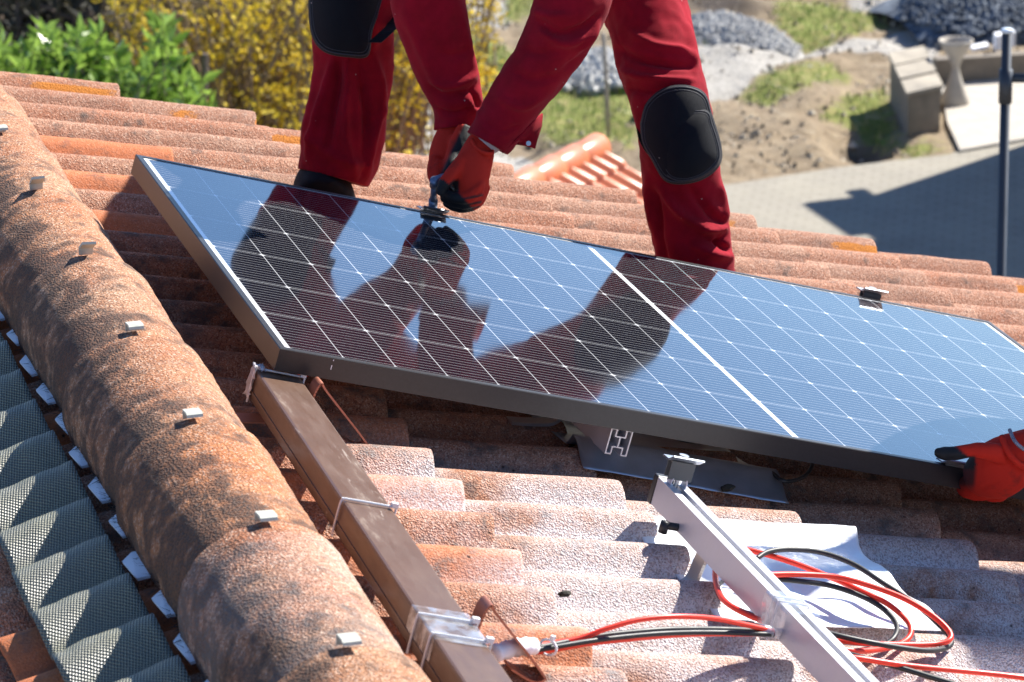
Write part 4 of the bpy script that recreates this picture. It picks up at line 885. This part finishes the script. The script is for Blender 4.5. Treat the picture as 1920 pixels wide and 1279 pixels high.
cz = t.mix(t.rng(t.noise(.8, 5), .35, .65), bk.outputs[0], t.mix(.5, bk.outputs[0], (.35, .32, .25)))
t.set(Base_Color=cz, Roughness=.9); t.bump(bk.outputs['Fac'], .006, .4); M['paving'] = t.m
P = [ong(*p) for p in [(1040, 390), (1180, 362), (1370, 347), (1560, 317), (1690, 301), (1780, 291), (2050, 200), (2600, 300), (2600, 1000), (1000, 1000)]]
P[-2][1] = 8; P[-1][1] = 8
mb = MB(); mb.prism([p + np.array([0, 0, .0]) for p in P], (0, 0, .012)); tag(mb.build('block_paving', M['paving'], None), kind='structure')
P = [ong(*p) for p in [(1800, 288), (1776, 235), (1764, 168), (2000, 128), (2300, 200)]]
mb = MB(); mb.prism(P, (0, 0, .05)); tag(mb.build('concrete_slab', M['concrete_light'], None), kind='structure')
tag(o, None)

# ------------------------------------------------------------------ background things
def zat(u_, v_): p = ong(u_, v_); return math.hypot(*(p - CP)[:2]), (p - CP) @ RC[:, 2]
def gp(u_, v_, h=0.): p = ong(u_, v_); return p + np.array([0, 0, h])
# slanted concrete box
bx = empty('concrete_bin', gp(1715, 240), 'weathered concrete box with sloping slab lid standing at the edge of the grass', 'concrete box')
q1, q2, q3 = gp(1702, 262), gp(1762, 248), gp(1668, 196); ax = q2 - q1; ay = q3 - q1; ay = ay; h1, h2_ = .60, .66
up_ = np.array([0, 0, 1.])
mb = MB(); a, b, c_, d4 = q1, q2, q2 + ay, q1 + ay; V = [a, b, c_, d4, a + up_ * h1, b + up_ * h1, c_ + up_ * h2_, d4 + up_ * h2_]
mb.add(V, [(3, 2, 1, 0), (4, 5, 6, 7), (0, 1, 5, 4), (1, 2, 6, 5), (2, 3, 7, 6), (3, 0, 4, 7)]); mb.build('bin_body', M['concrete'], bx)
ex = ax / np.linalg.norm(ax); ey = ay / np.linalg.norm(ay)
mb = MB(); nb = 3
for k in range(nb):
    f0, f1 = k / nb, (k + .97) / nb; o_ = a + ay * f0 + up_ * (h1 + (h2_ - h1) * f0 + .004 + .022 * (0)) - ex * .04 - (ey * .05 if k == 0 else 0)
    mb.box(o_, ax + ex * .08, ay * (f1 - f0) + up_ * (h2_ - h1) * (f1 - f0), up_ * (.05 + .012 * k))
mb.build('lid_slab', simple('lid_concrete', (.34, .30, .24), .9, 0, .3, 3, .004), bx)
# urn-like concrete planter (two cones)
ur = gp(1790, 200); V = []; F = []; pr_ = [(.0, 0), (.20, 0), (.205, .02), (.165, .14), (.09, .34), (.055, .46), (.055, .52), (.10, .64), (.20, .80), (.235, .86), (.235, .885), (.215, .885), (.19, .82), (.12, .72), (.0, .68)]
nn = 28
for r_, z in pr_:
    for k in range(nn): V.append(ur + np.array([r_ * math.cos(k / nn * 2 * math.pi), r_ * math.sin(k / nn * 2 * math.pi), z + .05]))
F = [(i * nn + k, i * nn + (k + 1) % nn, (i + 1) * nn + (k + 1) % nn, (i + 1) * nn + k) for i in range(len(pr_) - 1) for k in range(nn)]
tag(mesh('concrete_planter', V, F, M['concrete_light'], None, True), 'hourglass shaped pale concrete planter standing beside the concrete box', 'planter')
# low retaining wall
mb = MB(); A, B = gp(1756, 162), gp(2100, 140); dv = B - A; nv = np.cross(dv / np.linalg.norm(dv), up_) * -1
mb.box(A, dv, nv * -.22 if nv[1] < 0 else nv * .22, up_ * .38); tag(mb.build('retaining_wall', M['concrete'], None), 'low concrete wall behind the planter at the right edge', 'wall')
wp = gp(1850, 152)
for k, (u_, v_, wx, hh, lb) in enumerate([(1838, 120, .32, .05, 'flat white sheet lying on the low wall'), (1884, 118, .38, .22, 'small white box standing on the low wall behind the post')]):
    c_ = gp(u_, v_ + 24) + up_ * .384; mb = MB(); mb.box(c_ - ex * wx / 2, ex * wx, np.array([.05, .2, 0]), up_ * hh); tag(mb.build('white_box', M['white'], None, bevel=.004), lb, 'box')
# slim wooden stake
mb = MB(); s0 = gp(1141, 256); mb.tube([s0, s0 + np.array([-.02, 0, .7]), s0 + np.array([-.05, 0, 1.42])], [.035, .032, .028], 8); tag(mb.build('wooden_stake', simple('grey_wood', (.34, .30, .24), .9, 0, .2, 8), None, True), 'slim grey wooden stake standing in the grass between the legs', 'stake')
# steel post close behind the roof
pe = empty('steel_post', at(1870, 900, 13.5), 'dark blue grey steel post with a collar and side tube beyond the roof', 'post')
zp = 13.5; top = at(1888, 56, zp); r_ = .0200
mb = MB(); base_ = np.array([top[0], top[1], GZ]); mb.tube([base_, top], r_, 18); mb.build('tube', M['post'], pe, True)
mb = MB(); c1_ = top - up_ * .165; mb.tube([c1_ - up_ * .14, c1_], .0275, 18); mb.build('collar', M['post'], pe, True)
mb = MB(); mb.tube([c1_ - up_ * .035, c1_ - up_ * .035 + RC[:, 0] * 1.2 + VD * .2], .019, 14); mb.build('side_tube', M['post'], pe, True)
mb = MB(); mb.tube([top - up_ * .01, top + up_ * .003], .0245, 18); mb.build('end_cap', simple('pale_cap', (.6, .68, .78), .4), pe, True)
# small new roof (garden shed)
ZS = 30.; sh_ = empty('garden_shed', at(1090, 420, ZS), 'small shed with glossy new orange tile roof and rounded ridge beyond the verge', 'shed')
A = at(1122, 276, ZS); B = at(960, 352, ZS - 1.3)       # ridge, far to near
rd_ = (B - A) / np.linalg.norm(B - A); rd_[2] = 0; rd_ /= np.linalg.norm(rd_); B = A + rd_ * 2.6
sd = np.array([-rd_[1], rd_[0], 0.]); 
if sd @ RC[:, 0] < 0: sd = -sd
for s_, nm in ((1, 'roof_slope'), (-1, 'roof_slope')):
    dn = sd * s_ * math.cos(R(27)) - up_ * math.sin(R(27)); nn_ = np.cross(rd_, dn); nn_ = nn_ if nn_[2] > 0 else -nn_
    V = []; na = 110; L1 = 2.6; W1 = 2.0; pit = .20; ST = [(k, f) for k in range(6) for f in (0., .1, .9, .999)]
    for k, f in ST:
        x = (k + f) * W1 / 6
        for j in range(na + 1):
            y = j / na * L1; tt = (y / pit) % 1 - .5; h = .05 * max(0, math.cos(math.pi * tt / .74)) if abs(tt) < .37 else 0.
            V.append(A + rd_ * y + dn * x + nn_ * (h - .03 * (1 - f) + .03 + (-.02 if f > .99 else 0)))
    W_ = na + 1; m_ = len(ST); F = [(i * W_ + j, (i + 1) * W_ + j, (i + 1) * W_ + j + 1, i * W_ + j + 1) for i in range(m_ - 1) for j in range(na)]
    mesh('roof_slope', V, F, M['red_tile'], sh_, True)
k = 0; y = 0.
while y < 2.5:
    mb = MB(); a0 = A + rd_ * (y - .01) + up_ * .0; a1 = A + rd_ * (y + .42)
    P = [a0, a0 + rd_ * .02, a1 - rd_ * .02, a1]; mb.tube(P, [.115, .135, .118, .112], 18); mb.build('ridge_tile', M['red_tile'], sh_, True); y += .40
mb = MB(); g0 = A - up_ * .10 + rd_ * .25
tri = [g0, g0 + sd * 1.6 - up_ * .80, g0 + sd * 1.6 + up_ * (GZ - A[2] + .1), g0 - sd * 1.6 + up_ * (GZ - A[2] + .1), g0 - sd * 1.6 - up_ * .80]
mb.prism(tri, rd_ * 2.1); mb.build('wall', M['wall'], sh_)
# neighbouring building at the right, outside the frame: throws the shadow on the yard
nb_ = empty('neighbour_building', (22.5, 26, GZ), 'neighbouring building just right of the frame that shades the yard', 'building')
S_ = np.array([SUN.x, SUN.y, SUN.z])
tip = ong(1494, 391); kk = 5.4 / S_[2]; cor = tip + S_ * kk
mb = MB(); xc, yc = cor[0], cor[1]; HB = 5.4
mb.box((xc, yc - 22, GZ), (9, 0, 0), (0, 20.6, 0), (0, 0, HB - .3)); mb.build('wall', M['wall'], nb_)
mb = MB(); mb.box((xc + .25, yc - 1.4, GZ), (9, 0, 0), (0, 1.4, 0), (0, 0, .25)); mb.build('plinth', M['concrete'], nb_)
mb = MB(); mb.box((xc + .0, yc - 1.4, GZ + HB - .85), (.2, 0, 0), (0, 1.4, 0), (0, 0, .10))  # unseen posts and beams, added to break up the shadow's corner on the yard
for i in range(6): mb.box((xc + .5 + i * 1.0, yc - .5, GZ), (.35, 0, 0), (0, .35, 0), (0, 0, HB - .4))
mb.box((xc - .1, yc - 1.5, GZ + HB - .30), (8, 0, 0), (0, 1.5, 0), (0, 0, .12)); mb.build('shadow_frame', M['bark'], nb_)
mb = MB(); mb.box((xc - .3, yc - 22, GZ + HB - .28), (10, 0, 0), (0, 20.2, 0), (0, 0, .28)); mb.build('roof', M['red_tile'], nb_)

# gravel heaps as stuff
def heap(name, poly, hmax, n, size, c1, c2, label=None, seed=1):
    q = random.Random(seed); Pg = [ong(*p)[:2] for p in poly]; xs = [p[0] for p in Pg]; ys = [p[1] for p in Pg]; cx, cy = sum(xs) / len(xs), sum(ys) / len(ys); V = []; F = []
    ico = [(0, 0, 1), (.9, 0, .1), (.2, .85, 0), (-.8, .4, .1), (-.6, -.7, 0), (.5, -.8, .1), (0, 0, -.8)]; fc = [(0, 1, 2), (0, 2, 3), (0, 3, 4), (0, 4, 5), (0, 5, 1), (6, 2, 1), (6, 3, 2), (6, 4, 3), (6, 5, 4), (6, 1, 5)]
    rm = max(math.hypot(x - cx, y - cy) for x, y in Pg); k = 0
    while k < n:
        x = q.uniform(min(xs), max(xs)); y = q.uniform(min(ys), max(ys))
        if not inpoly(x, y, Pg): continue
        k += 1; rr = math.hypot((x - cx) / (max(xs) - min(xs)) * 2, (y - cy) / (max(ys) - min(ys)) * 2); z = GZ + hmax * max(0, 1 - rr * rr) + .03 + q.uniform(-.02, .05); s = size * q.uniform(.5, 1.5); a = q.random() * 6.3; ca, sa = math.cos(a), math.sin(a); b = len(V)
        for vx, vy, vz in ico: V.append((x + s * (vx * ca - vy * sa) * q.uniform(.8, 1.2), y + s * (vx * sa + vy * ca), z + s * vz * q.uniform(.5, 1)))
        F += [tuple(b + i for i in f) for f in fc]
    m_ = NT(name); m_.set(Base_Color=m_.mix(m_.rng(m_.vor(9, out='Color'), .2, .8), c1, c2), Roughness=.85)
    # solid core
    N = 26; b = len(V)
    for i in range(N + 1):
        for j in range(N + 1):
            x = min(xs) + (max(xs) - min(xs)) * i / N; y = min(ys) + (max(ys) - min(ys)) * j / N; rr = math.hypot((x - cx) / (max(xs) - min(xs)) * 2, (y - cy) / (max(ys) - min(ys)) * 2); V.append((x, y, GZ + .02 + hmax * max(-.3, 1 - rr * rr) - (.4 if rr > 1 else 0)))
    F += [(b + i * (N + 1) + j, b + (i + 1) * (N + 1) + j, b + (i + 1) * (N + 1) + j + 1, b + i * (N + 1) + j + 1) for i in range(N) for j in range(N)]
    return tag(mesh(name, V, F, m_.m, None, False), label, 'gravel', kind='stuff')
heap('gravel_heap', [(1285, 95), (1300, 40), (1350, 26), (1430, 62), (1500, 100), (1490, 118), (1400, 108)], .16, 2400, .045, (.24, .24, .24), (.50, .49, .46), 'pale grey gravel heap behind the right leg', 2)
heap('gravel_heap', [(1690, 62), (1700, 15), (1800, -10), (2000, -5), (2000, 85), (1800, 85)], .50, 3600, .06, (.035, .05, .075), (.15, .18, .22), 'dark bluish gravel heap at the top right corner', 3)
heap('stone_pile', [(1050, 170), (1070, 120), (1130, 95), (1200, 120), (1200, 170), (1120, 178)], .16, 800, .06, (.30, .30, .29), (.58, .57, .54), 'pale stones piled between the arm and the right leg', 4)
# clods, stones and straw strewn over the dirt
q = random.Random(21); V = []; F = []; A_ = []; k = 0
while k < 5200:
    x, y = q.uniform(9, 20.5), q.uniform(29.5, 47); i = int(np.searchsorted(gx, x)); j = int(np.searchsorted(gy, y)); k += 1
    if pvm[i, j] > .3 or (grass[i, j] > .6 and q.random() < .7) or fbm(x * .5, y * .5, 8) < -.15: continue
    s_ = q.uniform(.012, .055) * (1.6 if q.random() < .08 else 1); z = Zg[i, j]; b = len(V); cc_ = q.random()
    for vx, vy, vz in ((1, 0, 0), (0, 1, .1), (-1, .1, 0), (0, -1, 0), (.1, 0, .9)): V.append((x + s_ * vx * q.uniform(.7, 1.3), y + s_ * vy * q.uniform(.7, 1.3), z + s_ * vz * 1.1 - .005))
    F += [(b, b + 1, b + 4), (b + 1, b + 2, b + 4), (b + 2, b + 3, b + 4), (b + 3, b, b + 4)]; A_ += [cc_] * 5
for k in range(500):
    x, y = q.uniform(11, 20), q.uniform(31, 46); i = int(np.searchsorted(gx, x)); j = int(np.searchsorted(gy, y))
    if pvm[i, j] > .3: continue
    a = q.random() * 6.28; l = q.uniform(.15, .6); z = Zg[i, j] + .03; b = len(V); V += [(x, y, z), (x + .012, y + .012, z), (x + l * math.cos(a), y + l * math.sin(a), z + q.uniform(.0, .25))]; F.append((b, b + 1, b + 2)); A_ += [.95] * 3
t = NT('clods'); c_ = t.attr('tone'); t.set(Base_Color=t.mix(t.rng(c_, .3, 1), (.13, .095, .06), (.56, .50, .40)), Roughness=.95); 
tag(mesh('loose_stones', V, F, t.m, None, False, {'tone': A_}), 'loose stones, clods and straw strewn over the rutted dirt', 'stones', kind='stuff')
# grass tufts, straw
V = []; F = []; A_ = []; q = random.Random(11)
msk = lambda x, y, a: a[min(len(gx) - 1, max(0, int(np.searchsorted(gx, x)))), min(len(gy) - 1, max(0, int(np.searchsorted(gy, y))))]
k = 0
while k < 26000:
    x, y = q.uniform(5, 21), q.uniform(29, 50); k += 1
    i = int(np.searchsorted(gx, x)); j = int(np.searchsorted(gy, y))
    if grass[i, j] < .3 + q.random() * .5 or gravel[i, j] > .5 or pvm[i, j] > .3: continue
    z = Zg[i, j]; h = q.uniform(.05, .20); a = q.random() * 6.28; l = q.uniform(.0, .1); b = len(V); w_ = .012
    V += [(x - w_ * math.cos(a), y - w_ * math.sin(a), z), (x + w_ * math.cos(a), y + w_ * math.sin(a), z), (x + l * math.sin(a), y + l * math.cos(a), z + h)]; F.append((b, b + 1, b + 2)); c_ = q.random(); A_ += [c_] * 3
t = NT('grass_blades'); cc_ = t.attr('tone'); t.set(Base_Color=t.mix(t.rng(cc_, .3, .7), (.14, .26, .03), (.45, .38, .18)), Roughness=.7); M['grass'] = t.m
tag(mesh('grass', V, F, M['grass'], None, False, {'tone': A_}), 'patchy green and straw coloured grass on the bank', 'grass', kind='stuff')

# ------------------------------------------------------------------ shrubs
def leafmat(name, c1, c2, rough=.35, tr=.15):
    t = NT(name); a = t.attr('tone'); t.set(Base_Color=t.mix(a, c1, c2), Roughness=rough, Specular_IOR_Level=.6, Subsurface_Weight=0.); t.b.inputs['Transmission Weight'].default_value = 0.
    tb = t.t.nodes.new('ShaderNodeBsdfTranslucent'); mx = t.t.nodes.new('ShaderNodeMixShader'); mx.inputs[0].default_value = tr; t.t.links.new(t.mix(a, c1, c2), tb.inputs[0]); out = t.t.nodes['Material Output']
    t.t.links.new(t.b.outputs[0], mx.inputs[1]); t.t.links.new(tb.outputs[0], mx.inputs[2]); t.t.links.new(mx.outputs[0], out.inputs[0]); return t.m
M['laurel'] = leafmat('laurel_leaf', (.06, .14, .015), (.34, .50, .09), .15, .42)
M['yellow'] = leafmat('yellow_blossom', (.50, .36, .02), (.88, .68, .06), .8, .3)
M['drytwig'] = simple('dry_twig', (.22, .16, .10), .9, 0, .3, 20)
M['darkleaf'] = leafmat('dark_needles', (.014, .016, .008), (.085, .072, .032), .7, .1)
M['brownleaf'] = leafmat('brown_leaf', (.10, .08, .03), (.26, .20, .08), .8, .2)
def leafy(q, V, F, T, c_, s, asp=.4, tone=None, updir=.3):
    d = np.array([q.gauss(0, 1), q.gauss(0, 1), q.gauss(updir, .8)]); d /= np.linalg.norm(d); n_ = np.array([q.gauss(0, 1), q.gauss(0, 1), q.gauss(.6, 1)]); w_ = np.cross(d, n_); w_ /= np.linalg.norm(w_) + 1e-9
    b = len(V); nn2 = np.cross(w_, d) * .12 * s
    V += [c_, c_ + d * s * .45 + w_ * s * asp * .5 + nn2, c_ + d * s, c_ + d * s * .45 - w_ * s * asp * .5 + nn2]; F.append((b, b + 1, b + 2, b + 3)); T += [q.random() if tone is None else tone] * 4
def laurel(label, poly, Z, n, seed):
    q = random.Random(seed); us = [p[0] for p in poly]; vs_ = [p[1] for p in poly]; e = empty('laurel_shrub', at(sum(us) / len(us), 300, Z) * np.array([1, 1, 0]) + np.array([0, 0, GZ]), label, 'shrub', 'laurel shrubs')
    V = []; F = []; T = []; mb = MB(); k = 0; base = at(sum(us) / len(us), 330, Z); base[2] = GZ
    while k < n:
        u_, v_ = q.uniform(min(us), max(us)), q.uniform(min(vs_), max(vs_) + 60)
        if not (inpoly(u_, v_, poly) or v_ > max(vs_)): continue
        k += 1; c_ = at(u_, v_, Z + q.gauss(0, .45)); tip_ = c_; st0 = c_ + np.array([q.uniform(-.1, .1), q.uniform(-.1, .1), -.35])
        mb.tube([st0, c_ - np.array([0, 0, .05])], .006, 4, False)
        for m_ in range(9):
            f = m_ / 9; p = st0 * (1 - f) + c_ * f; leafy(q, V, F, T, p, q.uniform(.12, .20), .40, min(1, max(0, f * .7 + q.uniform(-.2, .4))), .7)
    for s in range(5): mb.tube(catmull([base + np.array([q.uniform(-.2, .2), q.uniform(-.2, .2), 0]), (base + at(q.uniform(min(us), max(us)), 260, Z)) / 2, at(q.uniform(min(us), max(us)), q.uniform(min(vs_) + 40, 200), Z)], 5), .03, 6)
    mesh('foliage', V, F, M['laurel'], e, False, {'tone': T}); mb.build('branches', M['bark'], e)
laurel('bright green laurel shrub at the left edge behind the roof verge', [(-40, 60), (20, 75), (60, 85), (90, 35), (110, 80), (120, 140), (100, 170), (-40, 170)], 27, 260, 1)
laurel('tall glossy laurel shrub in the middle of the laurel row', [(110, 90), (140, 40), (160, 80), (190, 45), (215, 80), (235, 100), (240, 190), (100, 190)], 26.5, 280, 2)
laurel('glossy laurel shrub with upright shoot in front of the yellow blossom', [(225, 130), (260, 110), (290, 90), (300, 20), (325, 25), (330, 90), (345, 120), (385, 140), (380, 170), (330, 190), (230, 200)], 26, 230, 3)
def forsythia(label, u0_, u1_, v0_, v1_, Z, nst, seed, dens=26):
    q = random.Random(seed); um = (u0_ + u1_) / 2; e = empty('forsythia_shrub', at(um, 300, Z) * np.array([1, 1, 0]) + np.array([0, 0, GZ]), label, 'shrub', 'yellow flowering shrubs')
    V = []; F = []; T = []; VB = []; FB = []; TB = []; mb = MB()
    for s in range(nst):
        ub = q.gauss(um, (u1_ - u0_) * .22); ut = q.uniform(u0_, u1_); vt = v0_ + (v1_ - v0_) * q.random() ** 1.2; dz = q.gauss(0, .9)
        P = catmull([at(ub, 480, Z + dz * .3), at((ub + ut) / 2 + q.uniform(-20, 20), (480 + vt) / 2 - 30, Z + dz * .7), at(ut, vt, Z + dz), at(ut + q.uniform(-50, 50), vt + q.uniform(-10, 40), Z + dz)], 5)
        mb.tube(P, [.014 * (1 - i / len(P)) + .004 for i in range(len(P))], 4, False)
        dn = dens * (1.5 if q.random() < (.8 if ut > 400 else .35) else .25)
        for m_ in range(int(dn)):
            f = q.random() ** .8 * (len(P) - 1.01); i = int(f); c_ = P[i] + (P[i + 1] - P[i]) * (f - i) + np.array([q.gauss(0, .05), q.gauss(0, .05), q.gauss(0, .05)])
            for _ in range(2): leafy(q, V, F, T, c_, q.uniform(.04, .07), .7)
        for m_ in range(22):
            f = q.random() * (len(P) - 1.01); i = int(f); c_ = P[i] + (P[i + 1] - P[i]) * (f - i) + np.array([q.gauss(0, .12), q.gauss(0, .12), q.gauss(0, .12)]); leafy(q, VB, FB, TB, c_, q.uniform(.04, .08), .5)
    mesh('blossom', V, F, M['yellow'], e, False, {'tone': T}); mesh('foliage', VB, FB, M['brownleaf'], e, False, {'tone': TB}); mb.build('branches', M['drytwig'], e)
forsythia('broad yellow flowering shrub left of the worker', 215, 640, -60, 200, 29, 270, 5, 24)
forsythia('yellow flowering shrub behind the left leg and between leg and arm', 560, 840, -60, 210, 30.5, 190, 6, 22)
forsythia('sparse yellow flowering sprigs just right of the left arm', 840, 925, -20, 150, 32, 22, 7, 22)
# dark thicket behind, reads as one mass
V = []; F = []; T = []; q = random.Random(9); mb = MB()
for k in range(17000):
    u_, v_ = q.uniform(-80, 760), q.uniform(-60, 330); c_ = at(u_, v_, 36 + q.gauss(0, 1.2)); leafy(q, V, F, T, c_, q.uniform(.12, .28), .35, q.random() * (.4 + .6 * (u_ > 300)))
th = mesh('dark_thicket', V, F, M['darkleaf'], None, False, {'tone': T}); tag(th, 'dark brown and green thicket behind the shrubs at top left', 'thicket', kind='stuff')
for k in range(7):
    ub = [15, 60, 130, 190, 240, 420, 520][k]; e = empty('bare_tree', at(ub, 300, 34.5) * np.array([1, 1, 0]) + np.array([0, 0, GZ]), ['thin bare tree at the far left edge before the dark thicket', 'bent bare tree second from the left edge', 'bare tree behind the middle laurel shrub', 'forked bare tree above the right laurel shrub', 'bare tree left of the yellow blossom', 'slender bare tree rising through the yellow blossom', 'slender bare tree nearest the left leg'][k], 'tree', 'bare trees')
    mb = MB(); b0_ = at(ub, 520, 34.5); b0_[2] = GZ; t0 = at(ub + q.uniform(-40, 40), -120, 34.5); P = catmull([b0_, b0_ * .5 + t0 * .5 + np.array([q.uniform(-.3, .3), 0, 0]), t0], 8); mb.tube(P, [.085 - .05 * i / len(P) for i in range(len(P))], 8); mb.build('trunk', M['bark'], e)
    mb = MB()
    for m_ in range(12):
        i = q.randrange(6, len(P) - 1); a = P[i]; d = np.array([q.gauss(0, 1), q.gauss(0, 1), q.uniform(.1, 1.2)]) * .6; mb.tube(catmull([a, a + d * .6 + up_ * .05, a + d * 1.3 + up_ * .3], 4), [.025, .02, .018, .016, .014, .012, .01, .008, .006], 5, False)
    mb.build('branches', M['bark'], e)
# far garden: a hedge bank so no empty horizon shows from beside the camera
V = []; F = []; T = []
for k in range(9000):
    a = q.uniform(-60, 80); c_ = np.array([a, 66 + q.gauss(0, 2), GZ + q.uniform(0, 4.5) * (1 + .3 * math.sin(a * .3))]); leafy(q, V, F, T, c_, q.uniform(.5, 1.0), .6)
tag(mesh('far_hedge', V, F, M['darkleaf'], None, False, {'tone': T}), 'far dark hedge beyond the gravel yard', 'hedge', kind='stuff')
